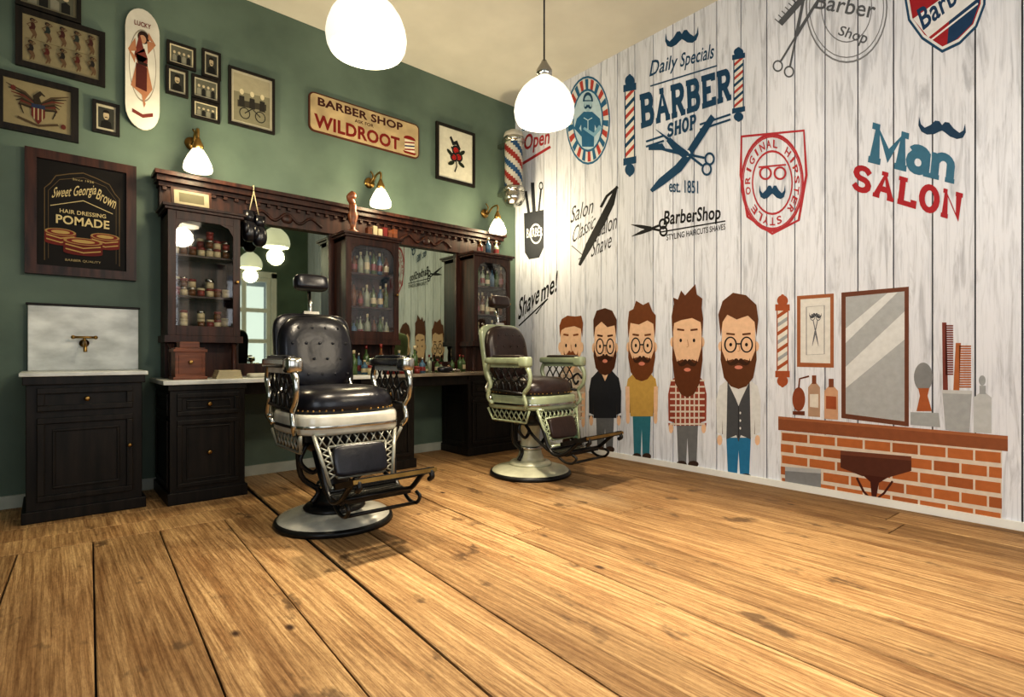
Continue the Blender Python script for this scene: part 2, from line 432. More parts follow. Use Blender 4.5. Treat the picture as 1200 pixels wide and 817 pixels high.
for j in range(3):
    z=WZ0+(WZ1-WZ0-.06)*j/2; g.box(XW-.055,XW-.005,V0,V1,z,z+.06,WHITE)
g.obj('added_window_2')  # unseen window, added so daylight meets the mural head-on

def plank_mat():
    m=bpy.data.materials.new('whitewashed_boards'); m.use_nodes=True; nt=m.node_tree; N=nt.nodes; Lk=nt.links; b=N['Principled BSDF']
    tc=N.new('ShaderNodeTexCoord'); at=N.new('ShaderNodeAttribute'); at.attribute_name='rnd'
    mul=N.new('ShaderNodeMath'); mul.operation='MULTIPLY'; mul.inputs[1].default_value=53; Lk.new(at.outputs['Fac'],mul.inputs[0])
    cb=N.new('ShaderNodeCombineXYZ'); Lk.new(mul.outputs[0],cb.inputs[2]); Lk.new(mul.outputs[0],cb.inputs[1])
    ad=N.new('ShaderNodeVectorMath'); Lk.new(tc.outputs['Object'],ad.inputs[0]); Lk.new(cb.outputs[0],ad.inputs[1])
    def nz_(sc,st,det,dist,rough):
        mp=N.new('ShaderNodeMapping'); mp.inputs['Scale'].default_value=st; Lk.new(ad.outputs[0],mp.inputs[0])
        nz=N.new('ShaderNodeTexNoise'); nz.inputs['Scale'].default_value=sc; nz.inputs['Detail'].default_value=det; nz.inputs['Roughness'].default_value=rough; nz.inputs['Distortion'].default_value=dist; Lk.new(mp.outputs[0],nz.inputs[0]); return nz
    def rp(n,o,p0,c0,p1,c1):
        r=N.new('ShaderNodeValToRGB'); e=r.color_ramp.elements; e[0].position=p0; e[0].color=(*c0,1); e[1].position=p1; e[1].color=(*c1,1); Lk.new(n.outputs[o],r.inputs[0]); return r
    def mx(a,bb,f=1.0):
        x=N.new('ShaderNodeMix'); x.data_type='RGBA'; x.blend_type='MULTIPLY'; x.inputs[0].default_value=f; Lk.new(a,x.inputs[6]); Lk.new(bb,x.inputs[7]); return x.outputs[2]
    r=rp(nz_(2.6,(1,7,.7),9,1.2,.62),0,.34,(.49,.51,.57),.50,(.72,.745,.82))
    r3=rp(nz_(9,(1,9,.35),6,.4,.65),0,.36,(.82,.83,.85),.50,(1,1,1))
    r2=rp(at,2,0,(.88,.88,.88),1,(1,1,1))
    c=mx(mx(r.outputs[0],r3.outputs[0],.8),r2.outputs[0])
    Lk.new(c,b.inputs['Base Color']); b.inputs['Roughness'].default_value=.6
    return m
PL=plank_mat()
w=M(); w.box(.015,.1,YB-.1,.1,0,H,'#17181a')
s0=-.135
while s0<7:
    a=max(s0+.004,0); bb=min(s0+.201,6.8)
    if bb>a: w.box(0,.015,-bb,-a,0,H,PL,rnd=random.random())
    s0+=.205
w.obj('wall_right',col=True)
w=M(); w.box(-.02,0,YB,0,0.001,.05,WHITE); w.obj('baseboard_right')
w=M(); w.box(XW,-.02,-.02,0,0.001,.085,pm('pale_skirting',(.42,.44,.38),.5)); w.obj('baseboard_left')

# ================================================================== MURAL
def RP(px,py,k): return on_right(px,py,.0010+.00012*k)
def mural(): return Art(RP)
def done(A,name): return A.m.obj(name)
NB='#1f4563'; RD='#a33a40'; BK='#1b1c20'; GR='#77797f'
A=mural(); cx,cy=689,141
A.ell(cx,cy,26,52,'#2f6488'); A.ell(cx,cy,24.5,49.5,'#d4d3d0')
for i in range(22):
    a=i*360/22; A.ring(cx,cy,24,48.5,6,'#ad463f' if i%2 else '#2f6488',a,a+9,3)
A.ell(cx,cy,18,37,'#2f6488'); A.ell(cx,cy,16.5,34.5,'#b2c7d2')
A.ell(689,121,5,10,'#9db7c5'); A.ring(689,119,6,11,2,NB,180,360)
A.poly([(684,131),(694,131),(703,139),(705,150),(700,153),(697,146),(696,172),(682,172),(681,146),(677,154),(673,150),(676,139)],'#2f6488')
A.line([(674,148),(682,158),(694,150)],[5,5,3],'#2f6488'); A.line([(704,148),(696,158),(684,150)],[5,5,3],'#7ea6bd')
A.line([(684,138),(689,141),(694,138)],1,'#b9cfda'); A.line([(689,141),(689,152)],1,'#b9cfda'); mus(A,689,125,9,5,NB); A.line([(685,118),(693,118)],1.2,NB)
done(A,'strongman_badge_decal')
A=mural(); A.trect('Open',613,643,158,182,RD,.02,-8,2); A.line([(612,192),(645,172)],3,RD); A.line([(612,152),(640,146)],3,NB)
done(A,'open_sign_decal')
A=mural(); pole(A,738,88,206,15,NB,'#ad463f',NB,-3); done(A,'barber_pole_decal')
A=mural(); pole(A,865.5,56,142,15,NB,'#ad463f',NB,-3); done(A,'barber_pole_decal')
A=mural()
mus(A,799,44,38,16,NB,-4)
A.text('Daily',[(764,71),(795,63),(792,84),(760,96)],NB,.01)
A.text('Specials',[(799,62),(838,50),(835,74),(796,84)],NB,.01)
A.slab('BARBER',[(749,111),(856,79),(857,117),(751,151)],NB,.29,serif=.17)
A.line([(762,101),(840,77)],1.6,NB)
A.slab('SHOP',[(782,145),(816,133),(816,151),(781,162)],NB,.28)
for d in (0,6): A.line([(757,166+d),(778,159+d)],2.4,NB); A.line([(820,146+d),(856,134+d)],2.4,NB)
A.poly([(760,170),(776,168),(781,176),(760,176)],NB)
A.poly([(833,134),(838,139),(827,157),(812,180),(804,178),(818,156)],NB)
A.line([(810,178),(795,197),(775,213),(763,224)],[8,10,9,4],NB)
A.line([(783,163),(793,174),(805,185)],[6,9,6],NB)
A.ell(806,180,3,4,'#dfe2e6')
scis(A,806,181,200,44,22,NB,5,6,1.3,.45)
A.trect('est. 1851',784,818,210,225,NB,.01,2)
done(A,'barber_shop_lettering_decal')
A=mural(); cx,cy=905,214; SC='#a93840'
A.line([(869,160),(942,153),(945,205),(936,258),(905,274),(876,254),(868,205)],3,SC,True)
A.ring(cx,cy,37,58,2.2,SC); A.ring(cx,cy,34.5,54.5,1,SC); A.ring(cx,cy,24,38,1.6,SC)
A.arct('ORIGINAL HIPSTER STYLE ',cx,cy,26,41,-200,160,6,SC,.02)
A.line([(889,196),(921,193)],2,SC)
for x in (897,914): A.ring(x,203,7.5,8,2.2,SC)
mus(A,905,225,30,15,NB)
done(A,'hipster_stamp_decal')
A=mural()
q=[(1022,143),(1123,174),(1119,216),(1017,190)]
def sub(q,a,b):
    f=lambda p,r,t:(p[0]+(r[0]-p[0])*t,p[1]+(r[1]-p[1])*t)
    return [f(q[0],q[1],a),f(q[0],q[1],b),f(q[3],q[2],b),f(q[3],q[2],a)]
A.slab('M',sub(q,0,.44),'#3b6982',.27,serif=.16); A.slab('a',sub(q,.42,.74),'#3b6982',.30); A.slab('n',sub(q,.69,1.0),'#3b6982',.30)
mus(A,1104,151,54,17,'#1f3c56',4)
A.slab('SALON',[(1000,191),(1129,227),(1126,261),(996,222)],'#9e2730',.28,serif=.15)
done(A,'man_salon_lettering_decal')
A=mural()
sh=[(1060,-40),(1155,-60),(1155,5),(1145,32),(1125,52),(1104,62),(1080,46),(1064,24),(1060,0)]
def sc(k): return [(1107+(x-1107)*k,y*k) for x,y in sh]
A.poly(sh,'#244866'); A.poly(sc(.94),'#cfd0d1'); A.poly(sc(.88),'#96252e')
A.poly([(1118,-50),(1148,-56),(1148,3),(1139,28),(1121,46),(1110,52)],'#1f3d5e')
A.poly([(1070,22),(1148,-34),(1148,-4),(1088,44)],'#d4d4d6')
A.text('Barber',[(1074,12),(1136,-34),(1144,-14),(1082,36)],'#1f3d5e',.02)
A.line([(1091,47),(1146,4)],2,'#d4d4d6')
done(A,'barber_shield_decal')
A=mural()
A.ring(992,8,48,66,1.6,GR); A.ring(992,8,44,60,1,GR); A.ring(992,8,30,42,1,GR)
A.text('Barber',[(960,-8),(1028,2),(1024,22),(954,10)],'#5b5e64',.01)
A.text('Shop',[(986,30),(1020,38),(1012,56),(980,44)],'#5b5e64',.01)
A.line([(914,28),(948,-10)],7,'#5b5e64')
for i in range(9): A.line([(916+i*4,29-i*4.6),(908+i*4,22-i*4.6)],1.2,'#5b5e64')
scis(A,933,42,-66,70,22,'#5b5e64',4,6,1.15,.45)
done(A,'scissors_emblem_decal')
A=mural()
scis(A,763,268,176,24,26,BK,5,5,1.3,.4)
A.text('BarberShop',[(779,247),(845,240),(844,262),(777,269)],BK,.02)
A.line([(774,272),(850,259)],1.6,BK); A.text('STYLING HAIRCUTS SHAVES',[(781,275),(850,262),(850,269),(781,282)],BK,.01)
done(A,'barbershop_scissors_decal')
A=mural()
for t,q in (('Salon',[(671,242),(697,230),(694,250),(668,262)]),('Classic',[(673,266),(700,248),(695,268),(670,286)]),('Salon',[(702,256),(724,248),(722,268),(700,278)]),('Shave',[(696,282),(718,270),(716,290),(692,302)])):
    A.text(t,q,'#3a3b40',0)
A.line([(670,288),(684,300),(678,304)],1,'#3a3b40')
A.line([(723,218),(716,238),(704,262),(690,288),(679,311)],[2,8,9,8,3],BK); A.line([(724,219),(711,230),(704,243)],3,BK)
done(A,'razor_lettering_decal')
A=mural()
A.poly([(614,250),(637,246),(637,290),(632,302),(620,304),(615,296)],'#33363c'); A.ring(628,274,7,12,1.2,'#c9ccd0'); A.text('BARBER',[(617,268),(636,266),(636,276),(617,279)],'#c9ccd0',.01)
A.line([(620,252),(616,224)],3,'#33363c'); A.line([(626,250),(624,214)],4,'#33363c'); A.line([(631,250),(634,222)],2,'#33363c'); A.ring(634,218,2.5,5,1,'#33363c')
done(A,'barber_mug_decal')
A=mural(); A.text('Shave',[(609,350),(634,330),(631,355),(607,376)],BK,.015); A.text('me!',[(635,332),(654,316),(652,342),(634,354)],BK,.015); A.line([(608,382),(642,350),(628,368)],1.5,BK)
done(A,'shave_me_lettering_decal')

SK='#dcb799'
def man(cx,hw,hair,eye,chin,sh,wst,ft,tw,hc,shirt,pants,hairpoly,arms=None,glasses=True,vest=None,plaid=None,beard=True,sleeve=.5):
    A=mural(); arms=arms or shirt
    lw=tw*.56
    A.poly([(cx-lw,wst-4),(cx+lw,wst-4),(cx+lw*.85,ft-4),(cx+lw*.12,ft-4),(cx,wst+(ft-wst)*.3),(cx-lw*.12,ft-4),(cx-lw*.85,ft-4)],pants)
    A.ell(cx-lw*.55,ft-3,lw*.5,4,'#3b2a22',n=12); A.ell(cx+lw*.55,ft-3,lw*.5,4,'#3b2a22',n=12)
    for s in (1,-1):
        A.poly([(cx+s*tw*.45,sh+4),(cx+s*tw*.85,sh+10),(cx+s*tw,sh+26),(cx+s*tw*.98,wst-6),(cx+s*tw*.74,wst-4),(cx+s*tw*.66,sh+22)],arms)
        ya=sh+(wst-sh)*sleeve
        A.poly([(cx+s*tw*.74,ya),(cx+s*tw,ya),(cx+s*tw*.96,wst+3),(cx+s*tw*.86,wst+8),(cx+s*tw*.74,wst+2)],SK if sleeve<.9 else arms)
        A.ell(cx+s*tw*.85,wst+3,tw*.12,6,SK,n=12)
        A.line([(cx+s*tw*.70,sh+16),(cx+s*tw*.72,wst-4)],.8,'#4a3a30')
    T=[(cx-tw*.35,sh),(cx+tw*.35,sh),(cx+tw*.78,sh+9),(cx+tw*.70,wst),(cx-tw*.70,wst),(cx-tw*.78,sh+9)]
    A.poly(T,shirt)
    if plaid:
        n=6
        for i in range(n):
            x=cx-tw*.60+tw*1.2*i/(n-1); A.line([(x,sh+9),(x,wst)],tw*.07,plaid)
        for j in range(8):
            y=sh+10+(wst-sh-12)*j/7; A.line([(cx-tw*.9,y),(cx+tw*.9,y)],2,plaid)
    if vest:
        A.poly([(cx-tw*.5,sh+5),(cx-tw*.12,sh+26),(cx,sh+34),(cx+tw*.12,sh+26),(cx+tw*.5,sh+5),(cx+tw*.55,wst+2),(cx+tw*.1,wst-3),(cx,wst+5),(cx-tw*.1,wst-3),(cx-tw*.55,wst+2)],vest)
        A.line([(cx,sh+34),(cx,wst)],1,'#2c2d31')
        for j in range(3): A.ell(cx+2,sh+42+j*9,1,1.6,'#d8d8d8',n=8)
    else:
        A.poly([(cx-tw*.35,sh-1),(cx,sh+14),(cx+tw*.35,sh-1),(cx+tw*.2,sh-4),(cx-tw*.2,sh-4)],SK)
    A.poly([(cx-hw*.35,chin-20),(cx+hw*.35,chin-20),(cx+hw*.35,sh+3),(cx-hw*.35,sh+3)],'#cfa283')
    for s in (1,-1): A.ell(cx+s*hw*.93,eye+3,hw*.16,6,SK,n=12)
    top=hair+(eye-hair)*.35; bot=eye+(chin-eye)*.8
    A.poly([(cx-hw*.88,top+4),(cx-hw*.5,top-2),(cx+hw*.5,top-2),(cx+hw*.88,top+4),(cx+hw*.9,eye+10),(cx+hw*.7,bot-6),(cx+hw*.35,bot),(cx-hw*.35,bot),(cx-hw*.7,bot-6),(cx-hw*.9,eye+10)],SK)
    if beard:
        bp=[(-.92,-.15),(-.88,.15),(-.66,.38),(-.3,.34),(0,.40),(.3,.34),(.66,.38),(.88,.15),(.92,-.15),(.96,.35),(.78,.75),(.42,.94),(0,1),(-.42,.94),(-.78,.75),(-.96,.35)]
        A.poly([(cx+x*hw,eye+y*(chin-eye)) for x,y in bp],hc)
        A.ell(cx,eye+(chin-eye)*.52,hw*.22,2.2,'#c98270',n=12)
    mus(A,cx,eye+(chin-eye)*.40,hw*1.2,8,'#3d2314' if beard else hc)
    A.poly([(cx+x*hw,hair+y*(eye-hair)) for x,y in hairpoly],hc)
    A.line([(cx,eye),(cx+hw*.08,eye+8),(cx-hw*.05,eye+9)],1,'#b98c6f')
    for s in (1,-1):
        A.ell(cx+s*hw*.42,eye+1,hw*.08,2.2,'#241a18',n=10); A.line([(cx+s*hw*.2,eye-11),(cx+s*hw*.65,eye-12)],2.2,hc)
        if glasses: A.ring(cx+s*hw*.43,eye+1,hw*.34,9.5,hw*.08,'#1c1c20',wy=1.6)
    if glasses: A.line([(cx-hw*.1,eye),(cx+hw*.1,eye)],1.6,'#1c1c20')
    done(A,'hipster_man_decal')
H1=[(-.95,.75),(-1,.35),(-.8,.12),(-.3,.0),(.4,.03),(.9,.0),(1.05,.25),(.98,.75),(.86,.45),(.3,.36),(-.5,.42),(-.82,.5)]
H2=[(-.95,.8),(-.98,.3),(-.7,.05),(0,-.02),(.6,.05),(.98,.3),(.95,.8),(.8,.45),(.2,.5),(-.3,.35),(-.8,.5)]
H3=[(-.95,.85),(-1,.5),(-.9,.2),(-.6,.15),(-.4,-.05),(.1,.05),(.5,-.02),(.75,.2),(1,.3),(.95,.85),(.82,.5),(.4,.42),(-.2,.52),(-.8,.48)]
H4=[(-.95,.95),(-1,.55),(-.85,.3),(-.9,.18),(-.6,.22),(-.4,.04),(-.15,.14),(.5,-.08),(.6,.12),(.95,.2),(.9,.38),(1,.6),(.95,.95),(.84,.66),(.3,.58),(-.4,.62),(-.84,.68)]
H5=[(-.95,.85),(-1.08,.4),(-.85,.12),(-.3,-.05),(.4,0),(.95,.2),(1.05,.5),(.95,.85),(.85,.55),(.5,.42),(-.1,.5),(-.6,.4),(-.85,.55)]
man(669,13.5,370,404,432,428,492,520,17,'#7d4827','#a99787','#74a592',H1,glasses=False,plaid='#c8beb2',beard=False)
man(709,14,362,405,440,433,490,530,19,'#4f2d1c','#27292f','#65676b',H2,sleeve=.95)
man(752,16.5,355,404,447,434,488,538,19,'#6c3e20','#bb9852','#33707f',H3,sleeve=.35)
man(805.5,18.5,338,398,466,436,499,547,22.5,'#5f351d','#8e4434','#6b6c6f',H4,plaid='#cfc6bb',glasses=False,sleeve=.95)
man(865.5,22,346,403,456,442,513,562,26,'#5e3820','#d0d1d2','#2a7098',H5,vest='#4b4d52',sleeve=.95)

A=mural()
def bi(u,v):
    x=915+(1174-915)*u; yt=505+(528-505)*u; yb=571+(617-571)*u
    return (x,yt+(yb-yt)*v)
A.poly([bi(0,0),bi(1,0),bi(1,1),bi(0,1)],'#cbbfb3'); A.k+=1
rows=5
for r in range(rows):
    n=8; off=.5 if r%2 else 0
    for i in range(-1,n+1):
        u0=max(0,(i+off)/n+.005); u1=min(1,(i+1+off)/n-.005)
        if u1-u0>.01: A.poly([bi(u0,r/rows+.03),bi(u1,r/rows+.03),bi(u1,(r+1)/rows-.03),bi(u0,(r+1)/rows-.03)],'#ab6538' if (r*3+i)%4 else '#9a5932',True)
A.poly([(912,488),(1181,511),(1181,529),(912,504)],'#865033'); A.poly([(912,488),(1181,511),(1181,515),(912,491)],'#9b6140')
A.poly([(920,547),(962,550),(962,578),(920,571)],'#7c7d80'); A.poly([(920,547),(962,550),(962,555),(920,552)],'#a5a6a9')
A.poly([(985,528),(1068,535),(1068,552),(1040,560),(1010,558),(985,548)],'#532d20'); A.poly([(985,528),(1068,535),(1068,540),(985,533)],'#6a3d2c')
A.poly([(1010,556),(1040,560),(1030,566),(1026,588),(1022,588),(1020,565)],'#471f15'); A.line([(1004,560),(1012,576),(1023,588),(1036,578),(1046,564)],2.6,'#471f15')
done(A,'brick_counter_decal')
A=mural()
A.poly([(986,343),(1065,336),(1065,500),(986,490)],'#683f2e'); A.poly([(991,348),(1060,341.5),(1060,494),(991,485)],'#a4a7aa')
A.poly([(991,385),(1040,343.5),(1052,342.5),(991,402)],'#cdcfd0'); A.poly([(1060,365),(1060,398),(991,455),(991,430)],'#cdcfd0')
done(A,'mirror_decal')
A=mural()
A.poly([(934,347),(977,344),(977,431),(934,430)],'#985d3b'); A.poly([(938,351),(973,348.5),(973,426),(938,425)],'#d2d0cc')
A.line([(945,360),(966,358),(966,415),(945,416)],1,GR,True); mus(A,955.5,370,14,6,'#44464c'); scis(A,955.5,388,90,14,30,'#66686e',2,3,1.3,.7)
done(A,'picture_frame_decal')
A=mural(); pole(A,917,346,453,17,'#9a9ea2','#9c5231','#9c5231'); done(A,'barber_pole_decal')
A=mural()
def bott(x0,x1,y0,y1,c,capc):
    w=x1-x0; A.poly([(x0,y1),(x0,y0+14),(x0+w*.3,y0+9),(x1-w*.3,y0+9),(x1,y0+14),(x1,y1+1)],c); A.poly([(x0+w*.32,y0),(x1-w*.32,y0),(x1-w*.32,y0+10),(x0+w*.32,y0+10)],capc)
bott(947,961,440,488,'#a88b76','#78452d'); A.poly([(949,462),(959,462),(959,478),(949,477)],'#d2cbc2')
A.ell(936,468,7.5,14,'#85462b'); A.poly([(929,482),(943,482),(943,487),(929,486)],'#653621'); A.line([(936,455),(937,444),(948,441)],2,'#653621')
bott(966,982,444,491,'#c0977a','#78452d'); A.poly([(968,464),(980,465),(980,480),(968,479)],'#98502f')
done(A,'perfume_bottle_decal')
A=mural()
A.poly([(1067,483),(1100,484),(1102,501),(1067,498)],'#9a9ea1'); A.ell(1082,442,11,17,'#7e8083'); A.poly([(1076,455),(1089,455),(1087,464),(1092,482),(1074,482),(1078,464)],'#a05a34')
done(A,'shaving_brush_decal')
A=mural()
A.poly([(1104,378),(1109,378),(1111,460),(1105,460)],'#743b32')
for j in range(22): A.poly([(1108,381+j*2.7),(1117,381+j*2.7),(1117,382.8+j*2.7),(1108,382.8+j*2.7)],'#743b32',True)
A.poly([(1120,402),(1126,402),(1124,460),(1117,460)],'#a4623a')
for j in range(18): A.poly([(1124,405+j*2.8),(1138,405+j*2.8),(1138,406.8+j*2.8),(1124,406.8+j*2.8)],'#a4623a',True)
A.poly([(1104,457),(1139,458),(1136,507),(1108,504)],'#9ea1a4'); A.poly([(1104,457),(1139,458),(1139,462),(1104,461)],'#b8babc')
bott(1141,1162,452,507,'#b2b5b8','#979b9f'); A.ell(1151,446,4,6,'#979b9f')
done(A,'comb_cup_decal')

# ================================================================== LEFT WALL PICTURES
def framed(name,px0,px1,yt,yb,fm_=WOODB,bw=.025,paper='#c9bf9f',art=None,mat_b=0,thick=.03):
    a=on_left(px0,0); b=on_left(px1,0); pc=(px0+px1)/2
    z1=on_left(pc,yt)[2]; z0=on_left(pc,yb)[2]; x0,x1=a[0],b[0]
    m=M()
    m.box(x0,x1,-thick,-.002,z0,z0+bw,fm_); m.box(x0,x1,-thick,-.002,z1-bw,z1,fm_)
    m.box(x0,x0+bw,-thick,-.002,z0+bw,z1-bw,fm_); m.box(x1-bw,x1,-thick,-.002,z0+bw,z1-bw,fm_)
    m.box(x0+bw,x1-bw,-thick*.6,-.002,z0+bw,z1-bw,'#a8a28c' if mat_b else paper)
    ix0,ix1,iz0,iz1=x0+bw,x1-bw,z0+bw,z1-bw
    def P(u,v,k): return (ix0+(ix1-ix0)*u, -thick*.6-.0006-.0002*k, iz1+(iz0-iz1)*v)
    A=Art(P,m)
    if mat_b: A.poly([(mat_b,mat_b),(1-mat_b,mat_b),(1-mat_b,1-mat_b),(mat_b,1-mat_b)],paper)
    if art: art(A)
    return m.obj(name)

def pinup(A,x,y,s,c='#a98a6c',dress='#5a241f',hair='#241a16'):
    A.ell(x,y-.40*s,.07*s,.09*s,hair,n=10); A.ell(x+.01*s,y-.38*s,.045*s,.06*s,c,n=10)
    A.line([(x,y-.3*s),(x+.03*s,y-.12*s),(x-.02*s,y+.05*s)],[.10*s,.12*s,.16*s],dress)
    A.line([(x-.03*s,y+.03*s),(x+.05*s,y+.25*s),(x-.02*s,y+.46*s)],[.11*s,.07*s,.03*s],c); A.line([(x+.03*s,y+.03*s),(x+.1*s,y+.22*s),(x+.08*s,y+.42*s)],[.09*s,.06*s,.03*s],c)
    A.line([(x-.03*s,y-.27*s),(x-.14*s,y-.15*s),(x-.06*s,y-.04*s)],.035*s,c); A.line([(x+.03*s,y-.27*s),(x+.14*s,y-.36*s),(x+.06*s,y-.46*s)],.035*s,c)
def a_flash(A):
    for i in range(5): pinup(A,.12+.19*i,.27,.46,'#5c4835',('#3c1d19','#262e2b')[i%2])
    for i in range(5): pinup(A,.10+.2*i,.74,.44,'#5c4835',('#211d1a','#4c211b')[i%2])
    A.line([(.04,.51),(.96,.51)],.008,'#5f563f')
def a_eagle(A):
    for s in (1,-1):
        for i in range(8):
            A.line([(.5+s*.05,.42+.02*i),(.5+s*(.2+.01*i),.24+.04*i),(.5+s*(.46-.035*i),.12+.085*i)],[.05,.05,.015],('#4a3d2b','#2d261c','#5a2c22')[i%3])
    A.poly([(.40,.45),(.60,.45),(.60,.72),(.5,.9),(.40,.72)],'#5c2620')
    for i in range(3): A.line([(.44+i*.06,.52),(.44+i*.06,.80)],.02,'#9a9072')
    A.poly([(.40,.45),(.60,.45),(.60,.54),(.40,.54)],'#27324a')
    A.line([(.5,.45),(.47,.28),(.54,.18),(.60,.24)],[.12,.09,.08,.02],'#2d261c'); A.line([(.2,.82),(.5,.93),(.8,.82)],.05,'#4a3d2b'); A.ell(.14,.2,.04,.06,'#5a2a22',n=8); A.ell(.88,.84,.04,.06,'#5a2a22',n=8)
def a_port(A):
    A.poly([(.1,.1),(.9,.1),(.9,.9),(.1,.9)],'#34352f'); A.ell(.5,.40,.15,.17,'#a5977c'); A.poly([(.2,.9),(.25,.65),(.5,.56),(.75,.65),(.8,.9)],'#141412'); A.ell(.5,.30,.17,.12,'#18130f',180,360); mus(A,.5,.47,.16,.05,'#18130f')
def a_group(A):
    A.poly([(.06,.08),(.94,.08),(.94,.92),(.06,.92)],'#5b5b4e')
    for i in range(4):
        x=.2+.2*i; A.ell(x,.40,.055,.075,'#b0a489'); A.poly([(x-.08,.92),(x-.08,.58),(x,.50),(x+.08,.58),(x+.08,.92)],'#1e1e1c' if i%2 else '#7b7a6c')
def a_bike(A):
    A.poly([(.06,.05),(.94,.05),(.94,.95),(.06,.95)],'#77745f'); A.poly([(.06,.05),(.94,.05),(.94,.35),(.06,.40)],'#98927a')
    A.poly([(.15,.55),(.85,.50),(.85,.62),(.15,.68)],'#3b382e')
    for i in range(3): A.ell(.25+.25*i,.38,.05,.055,'#c2b898',n=10); A.poly([(.18+.25*i,.66),(.19+.25*i,.46),(.31+.25*i,.46),(.32+.25*i,.66)],'#2a2823')
    A.ring(.32,.78,.13,.11,.02,'#2a2823'); A.ring(.70,.78,.13,.11,.02,'#2a2823'); A.line([(.32,.78),(.5,.66),(.70,.78)],.02,'#2a2823')
def a_rose(A):
    A.line([(.34,.16),(.42,.28),(.52,.24),(.60,.34),(.48,.42),(.36,.36)],[.06,.09,.10,.09,.08,.04],'#1e1e1e')
    for (x,y,r) in ((.5,.40,.10),(.58,.52,.10),(.44,.55,.09)): A.ell(x,y,r*1.2,r,'#1e1e1e',n=14); A.ell(x,y,r*.75,r*.58,'#a3231d',n=14); A.ring(x,y,r*.45,r*.35,r*.12,'#3a0f0d')
    for (x,y,a) in ((.32,.48,30),(.68,.42,-30),(.66,.66,20),(.36,.68,-20)): A.ell(x,y,.10,.04,'#1c2419',rot=a,n=12)
    A.line([(.5,.6),(.52,.72),(.46,.84)],.03,'#1e1e1e')
def a_pom(A):
    A.poly([(0,0),(1,0),(1,1),(0,1)],'#100c0a')
    A.line([(.08,.95),(.08,.27),(.14,.22),(.2,.14),(.35,.10),(.5,.07),(.65,.10),(.8,.14),(.86,.22),(.92,.27),(.92,.95)],.010,'#5a4a30'); A.line([(.12,.93),(.12,.29),(.24,.17),(.5,.115),(.76,.17),(.88,.29),(.88,.93)],.006,'#5a4a30')
    A.trect('Since 1936',.38,.62,.135,.155,'#a89970')
    A.text('Sweet Georgia',[(.19,.25),(.66,.16),(.64,.29),(.14,.39)],'#b5a67c',.01); A.text('Brown',[(.68,.20),(.90,.27),(.86,.38),(.64,.30)],'#b5a67c',.01)
    A.line([(.14,.43),(.5,.34),(.84,.43)],.008,'#b5a67c')
    A.trect('HAIR DRESSING',.24,.76,.445,.485,'#b5a67c',.02); A.trect('POMADE',.2,.8,.505,.59,'#bfb084',.025)
    def tin(x,y,w,h,c):
        A.poly([(x-w,y),(x+w,y),(x+w,y+h),(x-w,y+h)],c); A.ell(x,y+h,w,.028,c); A.ell(x,y,w,.035,'#93774a'); A.ell(x,y,w*.85,.027,'#6a201c'); A.ell(x,y,w*.6,.017,'#a48c56'); A.line([(x-w*.9,y+h*.35),(x,y+h*.6),(x+w*.9,y+h*.35)],.012,'#a48c56'); A.line([(x-w*.9,y+h*.75),(x,y+h*1.0),(x+w*.9,y+h*.75)],.012,'#a48c56')
    tin(.25,.67,.17,.10,'#66211c'); tin(.75,.67,.17,.10,'#66211c'); tin(.5,.74,.22,.11,'#5c1b17')
    A.trect('BARBER QUALITY',.3,.7,.92,.945,'#a89970')
framed('framed_tattoo_flash',18,123,24,90,bw=.035,paper='#7f775d',art=a_flash)
framed('framed_photo',18,95,-22,18,paper='#6d6854',art=a_group)
framed('framed_eagle_print',-6,92,93,159,bw=.04,paper='#857b5e',art=a_eagle)
framed('framed_portrait',108,140,121,158,bw=.022,paper='#7a745f',art=a_port,mat_b=.12)
framed('framed_photo',195,229,53,80,bw=.018,art=a_group)
framed('framed_portrait',236,258,61,93,bw=.018,art=a_port,mat_b=.1)
framed('framed_portrait',194,220,81,113,bw=.018,art=a_port,mat_b=.1)
framed('framed_photo',224,257,92,119,bw=.018,art=a_group,mat_b=.12)
framed('framed_photo',224,257,120,142,bw=.018,art=a_group)
framed('framed_vintage_print',267,321,86,152,bw=.02,paper='#9a9175',art=a_bike,mat_b=.07)
framed('framed_rose_tattoo',510,555,150,215,bw=.03,paper='#c5c2b0',art=a_rose)
framed('pomade_poster',29,159,185,325,fm_=WOOD,bw=.06,paper='#100c0a',art=a_pom,thick=.045)

m=M(); p0=on_left(361,0); p1=on_left(490,0); z1=on_left(425,127)[2]; z0=on_left(425,170)[2]
def rr(x0,x1,z0,z1,r):
    pts=[]
    for cx,cz,a0 in ((x1-r,z1-r,0),(x0+r,z1-r,90),(x0+r,z0+r,180),(x1-r,z0+r,270)):
        for k in range(5):
            a=math.radians(a0+22.5*k); pts.append((cx+r*math.cos(a),cz+r*math.sin(a)))
    return pts
def plate(m,pts,y0,y1,mt):
    n=len(pts); m.add([(x,y0,z) for x,z in pts]+[(x,y1,z) for x,z in pts],[tuple(range(n)),tuple(range(n,2*n))]+[(i,(i+1)%n,n+(i+1)%n,n+i) for i in range(n)],mt)
x0,x1=p0[0],p1[0]
plate(m,rr(x0,x1,z0,z1,.05),-.02,-.002,'#4d2a1e'); plate(m,rr(x0+.012,x1-.012,z0+.012,z1-.012,.04),-.0225,-.02,pm('aged_sign_cream','#a5926e',.5,0,.25,7))
def P(u,v,k): return (x0+(x1-x0)*u,-.023-.0002*k,z1+(z0-z1)*v)
A=Art(P,m); A.trect('BARBER SHOP',.07,.83,.10,.32,'#3a1813',.03); A.trect('ASK FOR',.38,.55,.38,.47,'#3a1813',.02); A.trect('WILDROOT',.04,.80,.54,.90,'#6b1a15',.035)
A.ell(.90,.50,.06,.10,'#741813',180,360); A.poly([(.85,.52),(.95,.52),(.95,.86),(.85,.86)],'#cfc6ad')
